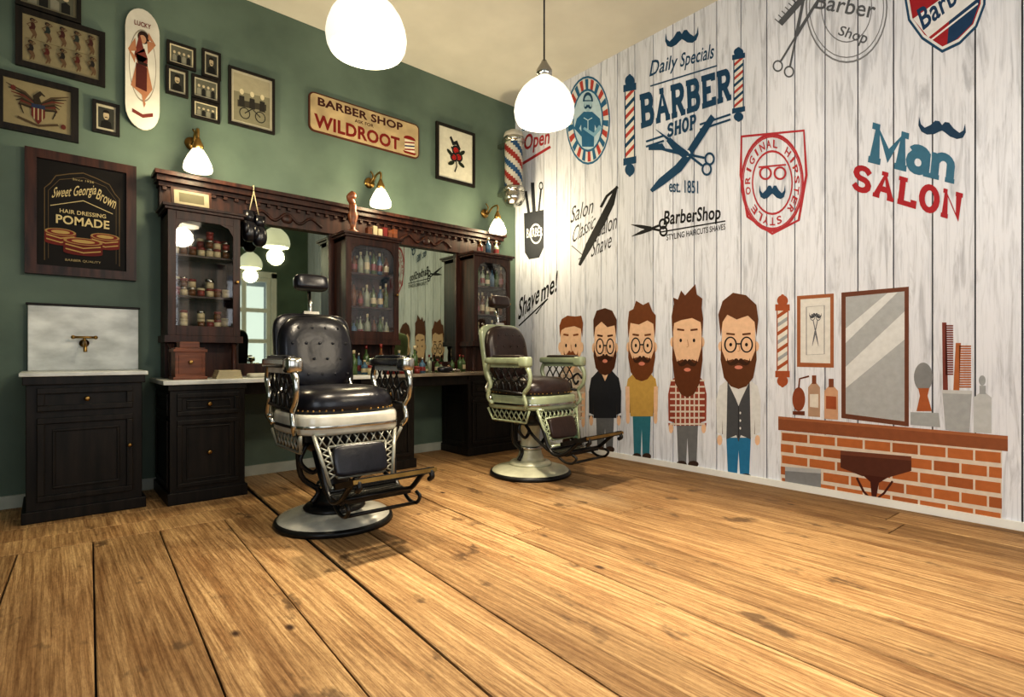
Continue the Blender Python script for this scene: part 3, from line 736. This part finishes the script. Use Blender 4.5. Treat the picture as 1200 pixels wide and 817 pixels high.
for i in range(3): A.poly([(.85,.60+.1*i),(.95,.54+.1*i),(.95,.58+.1*i),(.85,.64+.1*i)],'#741813' if i%2==0 else '#24345c')
A.poly([(.83,.86),(.97,.86),(.95,.92),(.85,.92)],'#741813')
m.obj('barber_shop_sign')

m=M(); xa=on_left(146,0)[0]; xb=on_left(186,0)[0]; z1=on_left(166,14)[2]; z0=on_left(166,154)[2]; xc=(xa+xb)/2; hw=(xb-xa)/2
pts=[]
for k in range(13): a=math.pi*k/12; pts.append((xc+hw*math.cos(a), z1-hw*1.5+hw*1.5*math.sin(a)))
for k in range(13): a=math.pi+math.pi*k/12; pts.append((xc+hw*math.cos(a), z0+hw*1.5+hw*1.5*math.sin(a)))
plate(m,pts,-.045,-.03,pm('deck_cream','#c9c6ba',.4)); m.box(xc-.04,xc+.04,-.03,-.002,z1-.25,z1-.2,IRON); m.box(xc-.04,xc+.04,-.03,-.002,z0+.2,z0+.25,IRON)
def P(u,v,k): return (xa+(xb-xa)*u,-.0452-.0002*k,z1+(z0-z1)*v)
A=Art(P,m)
A.ring(.5,.47,.40,.30,.02,'#8a8478')
A.ell(.52,.235,.17,.052,'#2b1a14'); A.ell(.50,.25,.10,.034,'#b0876a')
A.line([(.48,.28),(.40,.36),(.52,.44),(.45,.52)],[.20,.30,.26,.42],'#6c342c'); A.line([(.30,.31),(.12,.37),(.28,.44)],[.11,.09,.06],'#a27254'); A.line([(.64,.31),(.84,.26),(.66,.21)],[.11,.09,.06],'#a27254')
A.line([(.38,.53),(.22,.60),(.5,.66)],[.20,.17,.12],'#a27254'); A.line([(.56,.53),(.70,.62),(.50,.72),(.56,.80)],[.22,.18,.12,.06],'#a27254'); A.line([(.36,.45),(.64,.46)],.025,'#2b1a14')
A.line([(.30,.56),(.62,.58)],[.2,.2],'#4d231d'); A.trect('LUCKY',.26,.74,.11,.15,'#6b332c',.02); A.line([(.2,.86),(.5,.89),(.8,.86)],.03,'#6b332c')
m.obj('skateboard_deck')

# ================================================================== LAMPS
def pendant(x,y,zb=2.375,energy=40,spot=200):
    m=M()
    prof=[(.160,0),(.172,.02),(.178,.06),(.172,.10),(.156,.145),(.130,.185),(.095,.22),(.06,.245),(.042,.26)]
    m.lathe(prof,(x,y,zb),OPAL,44,caps=False)
    m.lathe([(.156,.003),(.168,.06),(.15,.14),(.09,.21),(.035,.25)],(x,y,zb),OPAL,44,caps=False)
    m.lathe([(.046,.252),(.046,.30),(.022,.34),(.012,.36)],(x,y,zb),CHROME,20)
    m.sq((x,y,zb+.10),.045,.045,.06,OPAL2,1,1,16,10)
    m.tube([(x,y,zb+.35),(x,y,H-.04)],.005,IRON,8); m.lathe([(.055,-.05),(.055,-.01),(.03,0)],(x,y,H),CHROME,20)
    o=m.obj('pendant_lamp')
    l=bpy.data.lights.new('pendant_bulb','POINT'); l.energy=energy; l.color=(1,.87,.68); l.shadow_soft_size=.10
    lo=bpy.data.objects.new('pendant_bulb',l); lo.location=(x,y,zb-.12); S.collection.objects.link(lo); lo.parent=o
    l=bpy.data.lights.new('pendant_extra_spot','SPOT'); l.energy=spot; l.color=(1,.85,.64); l.shadow_soft_size=.10; l.spot_size=math.radians(100); l.spot_blend=1  # extra spot added under the shade for a warm pool on the floor
    lo=bpy.data.objects.new('pendant_extra_spot',l); lo.location=(x,y,zb-.02); S.collection.objects.link(lo); lo.parent=o
pendant(-3.10,-2.52,spot=70); pendant(-1.98,-2.52,spot=240)
pendant(-1.75,-4.5,energy=40,spot=230)  # unseen extra pendant, added to brighten the near floor

def sconce(px,zb=2.35):
    x=on_left(px,0,.24)[0]; m=M(); Y=-.24
    m.lathe([(.05,-.02),(.045,0.0)],(x,0,zb+.27),BRASS,20,ax='Y')
    m.tube(smooth([(x,-.01,zb+.27),(x,-.08,zb+.26),(x,-.15,zb+.31),(x,Y,zb+.31),(x,Y,zb+.22)],5),.010,BRASS)
    m.lathe([(.032,.15),(.038,.19),(.02,.23),(.012,.25)],(x,Y,zb),BRASS,16)
    m.lathe([(.092,0),(.098,.015),(.092,.055),(.068,.11),(.038,.16)],(x,Y,zb),OPAL2,28)
    m.tube(smooth([(x,-.03,zb+.27),(x+.02,-.05,zb+.33),(x+.005,-.03,zb+.38)],4),.007,BRASS)
    o=m.obj('wall_sconce')
    l=bpy.data.lights.new('sconce_bulb','POINT'); l.energy=34; l.color=(1,.84,.54); l.shadow_soft_size=.08
    lo=bpy.data.objects.new('sconce_bulb',l); lo.location=(x,Y-.12,zb+.06); S.collection.objects.link(lo); lo.parent=o
sconce(232,2.365); sconce(446,2.37); sconce(583,2.32)

# ================================================================== WALL BARBER POLE
m=M(); x,y=-.245,-.25
zb=1+(CY-222)*6.1/F; zt=1+(CY-172)*6.1/F
n=24; rows=20; vs=[];fs={0:[],1:[],2:[]}
for j in range(rows+1):
    for i in range(n):
        a=2*math.pi*i/n; vs.append((x+.10*math.cos(a),y+.10*math.sin(a),zb+(zt-zb)*j/rows))
pat=[0,1,0,2]
for j in range(rows):
    for i in range(n):
        fs[pat[((i+j)//3)%4]].append((j*n+i,j*n+(i+1)%n,(j+1)*n+(i+1)%n,(j+1)*n+i))
for k,c in ((0,'#b5b1a6'),(1,'#86302b'),(2,'#2c4c6e')): m.add(vs,fs[k],paint(c),True)
m.lathe([(.125,-.06),(.13,-.02),(.105,0)],(x,y,zb),CHROME); m.lathe([(.03,-.22),(.09,-.20),(.125,-.14),(.125,-.08),(.10,-.05)],(x,y,zb),CHROME)
m.lathe([(.105,0),(.13,.03),(.12,.06)],(x,y,zt),CHROME); m.lathe([(.12,.06),(.10,.12),(.05,.15),(.01,.16)],(x,y,zt),'#b5b1a6')
m.box(x-.03,x+.03,y+.08,-.002,zb-.06,zb-.02,CHROME); m.box(x-.03,x+.03,y+.08,-.002,zt+.01,zt+.05,CHROME)
m.obj('barber_pole')

# ================================================================== SINK CABINET
e=empty('washstand',(0,0,0))
x0,x1,yf=-4.29,-3.72,-.52
def hframe(m,a,b,c,d,yf,t=.035,dep=.018,mt=WOODB):
    m.box(a,b,yf-dep,yf,c,c+t,mt); m.box(a,b,yf-dep,yf,d-t,d,mt); m.box(a,a+t,yf-dep,yf,c+t,d-t,mt); m.box(b-t,b,yf-dep,yf,c+t,d-t,mt)
m=M(); m.box(x0,x1,yf,-.03,.05,.86,WOODB); m.box(x0-.02,x1+.02,yf-.02,-.025,0.001,.07,WOODB); m.box(x0-.015,x1+.015,yf-.02,-.025,.82,.87,WOODB)
hframe(m,x0+.05,x1-.05,.66,.80,yf); hframe(m,x0+.05,x1-.05,.12,.62,yf); hframe(m,x0+.12,x1-.12,.19,.55,yf,.015,.01)
m.lathe([(.012,-.04),(.016,-.03),(.008,0)],((x0+x1)/2,yf,.73),BRASS,12,ax='Y'); m.lathe([(.010,-.03),(.013,-.022),(.008,0)],(x1-.07,yf-.015,.42),BRASS,12,ax='Y')
m.obj('cabinet',e,.004)
m=M(); m.box(x0-.03,x1+.03,yf-.03,-.022,.87,.895,MARB); m.box(x0,x1+.03,-.05,-.022,.895,1.33,MARB); m.box(x0-.01,x1+.04,-.06,-.022,1.33,1.345,WOODB); m.obj('marble_top',e,.004)
m=M(); xm=-4.0
m.lathe([(.028,-.015),(.02,0)],(xm,-.05,1.08),BRASS,16,ax='Y'); m.tube(smooth([(xm,-.05,1.08),(xm,-.12,1.085),(xm,-.19,1.06),(xm,-.20,1.02)],5),.011,BRASS); m.tube([(xm,-.11,1.08),(xm,-.11,1.12)],.008,BRASS); m.tube([(xm-.06,-.11,1.12),(xm+.06,-.11,1.12)],.008,BRASS); m.sq((xm-.06,-.11,1.12),.013,.013,.013,BRASS,1,1,10,8); m.sq((xm+.06,-.11,1.12),.013,.013,.013,BRASS,1,1,10,8)
m.obj('tap',e)

# ================================================================== VANITY
e=empty('barber_vanity')
ZC=.83; YF=-.62
m=M()
def ped(x0,x1,yf,m):
    m.box(x0,x1,yf,-.03,.04,ZC-.03,WOODB); m.box(x0-.015,x1+.015,yf-.015,-.03,0.001,.08,WOODB); m.box(x0-.01,x1+.01,yf-.012,-.03,ZC-.07,ZC-.03,WOODB)
    for c,d in ((.11,.56),(.59,.74)):
        a,b=x0+.04,x1-.04
        hframe(m,a,b,c,d,yf,.03,.014); hframe(m,a+.055,b-.055,c+.045,d-.045,yf,.01,.008)
        m.lathe([(.012,-.035),(.016,-.025),(.008,0)],((a+b)/2,yf-.005,(c+d)/2),BRASS,10,ax='Y')
        for (q,r,s,t) in ((yf+.05,-.08,c,c+.03),(yf+.05,-.08,d-.03,d),(yf+.05,yf+.08,c+.03,d-.03),(-.11,-.08,c+.03,d-.03)): m.box(x0-.01,x0,q,r,s,t,WOODB)
ped(-3.58,-3.12,YF,m); ped(-2.22,-1.72,YF+.02,m); ped(-1.05,-.40,-.50,m)
m.box(-3.12,-2.22,YF+.08,-.03,ZC-.12,ZC-.03,WOODB); m.box(-1.72,-1.05,-.5,-.03,ZC-.12,ZC-.03,WOODB)
m.obj('pedestals',e,.004)
m=M(); m.box(-3.62,-2.0,YF-.03,-.025,ZC-.03,ZC,MARB); m.box(-2.0,-.38,YF+.06,-.025,ZC-.03,ZC,pm('counter_brown_marble',(.20,.16,.12),.2,0,.3,6,0,(1,1,1),(.34,.29,.22),detail=9))
m.obj('counter_top',e,.004)
m=M()
m.box(-3.55,-.37,-.05,-.025,ZC,2.2,WOOD)
YT=-.32; ZT=2.03
for (x0,x1) in ((-3.55,-3.08),(-2.24,-1.73),(-.86,-.37)):
    zb,zt=1.12,ZT; t=.03
    m.box(x0,x1,-.20,-.05,ZC,zb-.03,WOOD)
    for xx in (x0+.03,x1-.03): m.lathe([(.02,0),(.026,.02),(.014,.05),(.02,.14),(.014,.22),(.026,.25),(.02,.26)],(xx,YT+.04,ZC),WOOD,12)
    m.box(x0,x0+t,YT,-.05,zb,zt,WOOD); m.box(x1-t,x1,YT,-.05,zb,zt,WOOD); m.box(x0-.02,x1+.02,YT-.02,-.05,zb-.03,zb+.02,WOOD); m.box(x0,x1,YT,-.05,zt-.03,zt,WOOD)
    for z in (1.42,1.72): m.box(x0+t,x1-t,YT+.05,-.05,z,z+.014,WOOD)
    m.box(x0,x0+.05,YT-.02,YT,zb+.02,zt,WOOD); m.box(x1-.05,x1,YT-.02,YT,zb+.02,zt,WOOD); m.box(x0+.05,x1-.05,YT-.02,YT,zb+.02,zb+.09,WOOD); m.box(x0+.05,x1-.05,YT-.02,YT,zt-.06,zt,WOOD)
    for sg,xc in ((1,x0+.05),(-1,x1-.05)):
        m.add([(xc,YT-.018,zt-.06),(xc+sg*.09,YT-.018,zt-.06),(xc+sg*.03,YT-.018,zt-.085),(xc,YT-.018,zt-.14)],[(0,1,2,3)],WOOD)
    m.box(x0+.05,x1-.05,YT-.012,YT-.008,zb+.09,zt-.06,GLASS)
    m.lathe([(.01,-.03),(.013,-.02),(.006,0)],(x1-.025,YT-.02,1.55),BRASS,10,ax='Y')
    m.box(x0-.02,x1+.02,YT-.04,-.05,zt,zt+.02,WOOD); m.box(x0-.035,x1+.035,YT-.055,-.05,zt+.02,zt+.04,WOOD)
xa,xb=-3.57,-.35
m.box(xa,xb,-.11,-.03,2.08,2.24,WOOD); m.box(xa-.01,xb+.01,-.14,-.03,2.24,2.27,WOOD); m.box(xa-.025,xb+.025,-.18,-.03,2.27,2.31,WOOD); m.box(xa-.04,xb+.04,-.21,-.03,2.31,2.34,WOOD)
for k in range(40):
    xx=xa+.03+k*(xb-xa-.06)/39; m.box(xx-.014,xx+.014,-.135,-.11,2.215,2.24,WOOD)
for (x0,x1) in ((-3.08,-2.24),(-1.73,-.86)):
    m.box(x0,x1,-.09,-.05,ZC,.93,WOOD); m.box(x0,x0+.05,-.09,-.05,.93,2.08,WOOD); m.box(x1-.05,x1,-.09,-.05,.93,2.08,WOOD)
    xc=(x0+x1)/2
    m.tube(smooth([(xc-.3,-.115,2.12),(xc-.2,-.115,2.18),(xc-.1,-.115,2.12),(xc,-.115,2.19),(xc+.1,-.115,2.12),(xc+.2,-.115,2.18),(xc+.3,-.115,2.12)],5),.012,WOOD); m.sq((xc,-.11,2.15),.05,.02,.045,WOOD,1,1,14,8)
m.obj('hutch',e,.003)
m=M()
for (x0,x1) in ((-3.08,-2.24),(-1.73,-.86)): m.box(x0+.05,x1-.05,-.06,-.052,.93,2.08,MIRR)
m.obj('mirrors',e)

def bottle(m,x,y,z,r,h,mt,cap):
    m.lathe([(r,0),(r,h*.55),(r*.8,h*.64),(r*.35,h*.72),(r*.32,h*.86)],(x,y,z),mt,14)
    m.lathe([(r*.42,h*.86),(r*.42,h)],(x,y,z),cap,10)
    if random.random()<.6: m.lathe([(r*1.02,h*.15),(r*1.02,h*.42)],(x,y,z),random.choice((CREAM,CREAM,RED)),14,caps=False)
def jar(m,x,y,z,r,h,mt,lid):
    m.lathe([(r,0),(r,h*.7)],(x,y,z),mt,16); m.lathe([(r*1.06,h*.7),(r*1.06,h*.95),(r*.9,h)],(x,y,z),lid,16)
cols=[GBOT,ABOT,BBOT,GLASSY,GBOT,ABOT]
m=M()
for z in (1.142,1.436,1.736):
    for i in range(7):
        x=-3.49+.055*i+random.uniform(-.005,.005)
        for q in range(random.choice((1,2,3))): jar(m,x,-.25,z+q*.062,.025,.06,random.choice((CREAM,RED,ABOT,CREAM)),random.choice((RED,CREAM,CHROME)))
        for q in range(random.choice((1,2))): jar(m,x+.01,-.17,z+q*.072,.026,.07,random.choice((CREAM,ABOT,RED)),random.choice((RED,CREAM,CHROME)))
m.obj('pomade_tin_collection',e)
for nm,xa in (('bottles_in_cabinet',-2.19),('bottles_in_cabinet',-.81)):
    m=M()
    for z in (1.142,1.436,1.736):
        for i in range(7):
            for yy in (-.25,-.18): bottle(m,xa+.063*i+random.uniform(-.004,.004),yy,z,.025,random.uniform(.16,.24),random.choice(cols),random.choice((CHROME,CREAM,IRON)))
    m.obj(nm,e)
m=M()
for i in range(13):
    for yy in (-.27,-.40):
        bottle(m,-2.52+.082*i+random.uniform(-.01,.01),yy-random.uniform(0,.05),ZC+.0005,.031,random.uniform(.12,.27),random.choice(cols),random.choice((CHROME,CREAM,RED,IRON)))
for i in range(7): jar(m,-2.1+.075*i,-.53,ZC+.0005,.028,random.uniform(.05,.09),random.choice((CREAM,RED,WHITE)),random.choice((RED,CHROME)))
m.obj('toiletry_bottle_collection')
m=M()
for i in range(8): bottle(m,-1.42+.068*i,-.30+.04*(i%2),ZC+.0005,.026,random.uniform(.08,.2),random.choice(cols),random.choice((RED,IRON)))
m.obj('toiletry_bottle_collection')
m=M(); m.sq((-1.30,-.46,ZC+.03),.08,.05,.028,LEATH,.6,.8); m.tube([(-1.25,-.46,ZC+.03),(-1.15,-.50,ZC+.02)],.012,CHROME); m.obj('hair_clipper')
m=M(); x0,x1=-3.54,-3.36; m.box(x0,x1,-.56,-.40,ZC+.0005,ZC+.22,BOXW); m.box(x0-.012,x1+.012,-.572,-.388,ZC+.0005,ZC+.02,BOXW); m.box(x0-.012,x1+.012,-.572,-.388,ZC+.19,ZC+.21,BOXW); m.box(x0+.03,x1-.03,-.54,-.42,ZC+.22,ZC+.26,BOXW); m.lathe([(.012,-.03),(.014,-.02),(.006,0)],((x0+x1)/2,-.56,ZC+.12),BRASS,10,ax='Y'); m.box(x0+.02,x1-.02,-.565,-.56,ZC+.04,ZC+.17,BOXW)
m.obj('wooden_dispenser_box',bevel=.004)
m=M()
for i in range(5): m.box(-3.29+i*.004,-3.12-i*.003,-.56,-.42,ZC+.001+.012*i,ZC+.011+.012*i,CREAM)
m.obj('stack_of_paper_towels')
m=M(); m.sq((-2.95,-.42,ZC+.016),.10,.07,.015,'#c9c5b4',.3,.5); m.lathe([(.02,0),(.025,.05),(.022,.1)],(-2.78,-.45,ZC+.0005),CHROME,14); m.obj('soap_dish')
ZP=ZT+.0405
m=M(); m.T=Matrix.Translation((-3.39,-.27,ZP+.004))@Matrix.Rotation(math.radians(-10),4,'X'); m.box(-.13,.13,-.01,.01,0,.14,WOOD); m.box(-.112,.112,-.012,-.01,.018,.122,'#8a826b'); m.box(-.08,.08,-.0125,-.012,.035,.105,'#56523f'); m.obj('photo_frame')
m=M(); m.lathe([(.05,0),(.05,.02),(.02,.04),(.03,.10),(.045,.16),(.03,.21),(.035,.24),(.02,.28)],(-2.15,-.28,ZP),BOXW,16); m.tube(smooth([(-2.15,-.28,ZP+.26),(-2.18,-.29,ZP+.31),(-2.14,-.30,ZP+.35)],4),[.03]*4+[.035]*4+[.02],BOXW,10); m.obj('carved_statuette')
m=M()
for i in range(6): m.box(-2.03+i*.05,-1.99+i*.05,-.33,-.27,ZP,ZP+.07+.02*(i%2),random.choice((RED,CREAM,BOXW,'#6f5a3b')))
m.obj('vintage_box_collection')
m=M()
for i,hh in enumerate((.14,.18,.16)): bottle(m,-.74+.11*i,-.28,ZP,.03,hh,random.choice(cols),CREAM)
m.obj('bottle_row')
m=M(); gx=-2.98
for d in (0,.075):
    m.sq((gx+d,-.20,1.98-d*.4),.055,.06,.085,LEATH,.8,.8); m.sq((gx+d-.035,-.24,2.0-d*.4),.025,.03,.055,LEATH,1,1); m.lathe([(.036,.06),(.044,.16)],(gx+d,-.20,1.98-d*.4),LEATH,16)
    m.tube([(gx+d,-.20,2.13-d*.4),(gx+.03,-.215,2.30)],.004,CREAM,6)
m.tube([(gx+.03,-.215,2.30),(gx+.03,-.216,2.346),(gx+.03,-.16,2.345)],.004,CREAM,6)
m.obj('boxing_gloves')

# ================================================================== BARBER CHAIRS
def chair(loc,rz,leath,enam,metal,ped_m,lat,shell,edge,base_m):
    e=empty('barber_chair',loc,rz)
    m=M()
    m.lathe([(.335,0),(.345,.012),(.338,.03),(.325,.036)],(0,0,0),IRON,48)
    m.lathe([(.323,.036),(.31,.05),(.25,.068),(.17,.085)],(0,0,0),base_m,48,caps=False)
    m.lathe([(.175,.082),(.18,.095),(.165,.11),(.13,.118)],(0,0,0),IRON if ped_m is IRON else base_m,40)
    m.lathe([(.13,.115),(.105,.15),(.085,.22),(.078,.32),(.085,.40),(.12,.44)],(0,0,0),ped_m,32)
    m.lathe([(.10,.21),(.108,.225),(.10,.24)],(0,0,0),CHROME,32)
    m.obj('base',e)
    m=M(); m.lathe([(.6,.42),(.9,.46),(1,.50),(1,.55)],(0,0,0),IRON,32,.20,.20,.6); m.box(-.27,.27,-.26,.22,.53,.565,IRON)
    m.tube(smooth([(.05,.1,.48),(.22,.2,.44),(.36,.16,.50),(.42,.08,.62)],6),.012,CHROME); m.sq((.42,.08,.64),.016,.016,.03,IRON,1,1,10,8)
    for sd in (-1,1):
        m.tube(smooth([(sd*.20,-.10,.50),(sd*.24,-.10,.40),(sd*.17,-.10,.33),(sd*.12,-.10,.38),(sd*.15,-.10,.42)],5),.013,IRON)
        m.tube(smooth([(sd*.22,0,.50),(sd*.20,0,.30),(sd*.10,0,.20),(sd*.14,0,.13)],5),.016,IRON)
    m.obj('mechanism',e)
    m=M(); m.lathe([(1,.565),(1.02,.58),(1.02,.655),(.99,.675)],(0,-.02,0),enam,56,.31,.30,.55)
    m.lathe([(1.035,.600),(1.04,.608),(1.035,.616)],(0,-.02,0),CHROME,56,.31,.30,.55,caps=False)
    m.obj('seat_frame',e)
    m=M(); m.lathe([(.94,.672),(.985,.69),(.995,.72),(.97,.76),(.88,.795),(.65,.815),(.3,.822),(.05,.823)],(0,-.02,0),leath,56,.30,.29,.65)
    for i in range(44):
        t=2*math.pi*i/44; cc,ss=math.cos(t),math.sin(t)
        m.sq((.299*math.copysign(abs(cc)**.65,cc),-.02+.289*math.copysign(abs(ss)**.65,ss),.695),.006,.006,.006,BRASS,1,1,8,6)
    m.obj('seat_cushion',e)
    tilt=Matrix.Translation((0,.25,.76))@Matrix.Rotation(math.radians(-11),4,'X')
    m=M(); m.T=tilt
    m.sq((0,.03,.255),.250,.035,.265,shell,.35,.45,40,16)
    m.lathe([(.9,0),(1.0,.01),(1.0,.03)],(0,.0,.255),edge,44,.246,.260,.66,ax='Y')
    m.obj('back_shell',e)
    m=M(); m.T=tilt@Matrix.Translation((0,-.005,.255))
    pr=[(1,.02),(1.0,-.015),(.96,-.045),(.85,-.065),(.6,-.075),(.3,-.07),(.02,-.068)]
    m.lathe(pr,(0,0,0),leath,48,.236,.248,.66,ax='Y')
    for r in range(4):
        for c in range(-2,3):
            xx=c*.085+(.0425 if r%2 else 0); zz=-.15+r*.1
            if abs(xx)<.18: m.sq((xx,-.076+.12*(xx*xx+zz*zz),zz),.009,.006,.009,leath,1,1,10,6)
    m.obj('back_cushion',e)
    m=M(); m.T=tilt
    m.tube([(0,.04,.45),(0,.04,.70)],.012,CHROME); m.box(-.05,.05,.02,.06,.50,.54,CHROME)
    m.sq((0,-.005,.725),.11,.05,.05,leath,.4,.5,24,12); m.box(-.08,.08,.04,.055,.69,.75,IRON)
    m.obj('headrest',e)
    for sd,nm in ((-1,'arm_1'),(1,'arm_2')):
        m=M(); X=sd*.335
        m.sq((X,-.05,.955),.040,.23,.026,metal,.3,.35,28,10)
        m.sq((X,-.07,.982),.034,.17,.018,leath,.4,.4,24,10)
        m.sq((X,-.26,.945),.044,.05,.042,metal,.45,.5,20,10)
        m.box(X-.012,X+.012,-.24,.12,.90,.935,enam)
        m.tube(smooth([(X,-.26,.93),(X,-.31,.85),(X,-.30,.76),(X,-.25,.70),(X,-.27,.62),(X*.95,-.24,.575)],6),[.020]*6+[.017]*12+[.014]*13,metal,10)
        m.tube(smooth([(X,-.29,.80),(X,-.24,.84),(X,-.19,.80),(X,-.22,.75),(X,-.25,.78)],5),.009,IRON)
        m.tube(smooth([(X,.13,.95),(X,.17,.86),(X,.13,.76),(X,.16,.66),(X*.93,.13,.60)],6),.018,metal,10)
        m.tube([(X,-.24,.70),(X,.13,.72)],.011,IRON)
        for k in range(4):
            yy=-.15+k*.075
            m.tube(smooth([(X,yy-.03,.71),(X,yy-.01,.78),(X,yy+.035,.81),(X,yy+.01,.86),(X,yy-.02,.90)],3),.006,IRON,6)
            m.tube(smooth([(X,yy+.03,.71),(X,yy+.01,.78),(X,yy-.035,.81),(X,yy-.01,.86),(X,yy+.02,.90)],3),.006,IRON,6)
        m.tube([(sd*.30,-.27,.565),(sd*.28,-.22,.47),(sd*.28,.16,.47),(sd*.30,.2,.565)],.010,lat)
        for k in range(7):
            yy=-.2+k*.055; m.tube([(sd*.29,yy-.03,.56),(sd*.28,yy+.03,.475)],.006,lat,6); m.tube([(sd*.29,yy+.03,.56),(sd*.28,yy-.03,.475)],.006,lat,6)
        m.tube(smooth([(sd*.33,.13,.64),(sd*.30,.22,.72),(sd*.22,.26,.80),(sd*.22,.29,.86)],5),.015,CHROME)
        m.obj(nm,e)
    m=M(); m.T=Matrix.Translation((0,-.30,.57))@Matrix.Rotation(math.radians(-16),4,'X')
    def q(xa,za,xb,zb,r=.012): m.tube([(xa,0,za),(xb,0,zb)],r,lat)
    q(-.24,0,.24,0); q(-.24,0,-.18,-.29); q(.24,0,.18,-.29); q(-.18,-.29,.18,-.29)
    q(-.17,-.07,.17,-.07,.008); q(-.17,-.07,-.135,-.24,.008); q(.17,-.07,.135,-.24,.008); q(-.135,-.24,.135,-.24,.008)
    for k in range(9):
        xx=-.2+.05*k; q(xx-.022,0,xx+.022,-.07,.005); q(xx+.022,0,xx-.022,-.07,.005)
    for k in range(5):
        zz=-.07-.034*k
        for sd in (-1,1): q(sd*(.225+.2*zz),zz,sd*(.165+.2*zz),zz-.034,.005); q(sd*(.165+.2*zz),zz,sd*(.22+.2*zz),zz-.034,.005)
    m.sq((0,-.012,-.155),.155,.02,.085,leath,.3,.35,24,10)
    m.obj('calf_panel',e)
    m=M(); k_=.93
    def Y(pts): return [(x,y*k_,z) for x,y,z in pts]
    for sd in (-1,1):
        m.tube(smooth(Y([(sd*.2,-.25,.54),(sd*.21,-.36,.42),(sd*.2,-.40,.30),(sd*.2,-.48,.24),(sd*.2,-.60,.27),(sd*.2,-.72,.36),(sd*.2,-.80,.40),(sd*.2,-.83,.37),(sd*.2,-.80,.35)]),5),.014,IRON)
        m.tube(smooth(Y([(sd*.15,-.05,.48),(sd*.17,-.2,.36),(sd*.2,-.40,.27)]),5),.012,IRON)
        m.tube(smooth(Y([(sd*.2,-.50,.24),(sd*.2,-.58,.20),(sd*.2,-.66,.20),(sd*.2,-.70,.24),(sd*.2,-.66,.26)]),5),.010,IRON)
    m.T=Matrix.Translation((0,-.64,.36))@Matrix.Rotation(math.radians(-16),4,'X')
    m.box(-.22,.22,-.13,-.11,-.01,.02,IRON); m.box(-.22,.22,.11,.13,-.01,.02,IRON); m.box(-.22,-.20,-.13,.13,-.01,.02,IRON); m.box(.20,.22,-.13,.13,-.01,.02,IRON)
    for k in range(12): m.box(-.2+.033*k,-.182+.033*k,-.12,.12,.0,.012,IRON)
    for yy in (-.08,-.02,.05): m.box(-.2,.2,yy,yy+.02,.002,.016,IRON)
    m.box(-.23,.23,-.136,-.128,-.006,.014,BRASS)
    m.T=Matrix.Translation((0,-.465,.255))@Matrix.Rotation(math.radians(4),4,'X')
    m.box(-.2,.2,-.09,.09,-.008,.008,IRON)
    for k in range(6): m.box(-.19,.19,-.08+.03*k,-.07+.03*k,.008,.014,CHROME)
    m.T=Matrix()
    m.tube([(-.2,-.56,.27),(.2,-.56,.27)],.012,IRON); m.tube([(-.2,-.61,.20),(.2,-.61,.20)],.010,IRON); m.tube([(-.2,-.39,.28),(.2,-.39,.28)],.012,IRON)
    m.obj('footrest',e)
GCM=pm('grey_cast_metal',(.26,.26,.22),.35,.4)
chair((-2.88,-1.634,0),math.radians(0),LEATH,ENAM,CHROME,IRON,GCM,LEATH,CHROME,ENAM)
chair((-1.11,-1.46,0),math.radians(4),LEATHB,ENAMC,ENAMC,BASEC,ENAMC,ENAMC,ENAMC,BASEC)

# ================================================================== LIGHT
def area(name,loc,rot,sx,sy,en,col):
    l=bpy.data.lights.new(name,'AREA'); l.shape='RECTANGLE'; l.size=sx; l.size_y=sy; l.energy=en; l.color=col
    o=bpy.data.objects.new(name,l); o.location=loc; o.rotation_euler=rot; S.collection.objects.link(o)
area('added_side_window_fill',(XW-.25,(V0+V1)/2,(WZ0+WZ1)/2),(0,math.radians(-90),0),WZ1-WZ0,V1-V0,68,(.86,.93,1))  # added fill through the made-up side window, aimed at the mural
area('daylight_shop_window',((W0+W1)/2,YB-.25,(WZ0+WZ1)/2),(math.radians(90),0,0),W1-W0,WZ1-WZ0,42,(.90,.95,1))
area('daylight_door',((D0+D1)/2,YB-.3,1.5),(math.radians(90),0,0),.9,1.8,8,(.95,.97,1))
wd=bpy.data.worlds.new('w'); S.world=wd; wd.use_nodes=True
wd.node_tree.nodes['Background'].inputs[0].default_value=(.8,.88,1,1); wd.node_tree.nodes['Background'].inputs[1].default_value=.4

# ================================================================== CAMERA
cd=bpy.data.cameras.new('camera'); cd.sensor_width=36; cd.lens=F/1200*36; cd.shift_y=(CY-408.5)/1200; cd.clip_start=.05
co=bpy.data.objects.new('camera',cd); co.location=CAM; co.rotation_euler=(math.radians(90),0,-YAW); S.collection.objects.link(co); S.camera=co
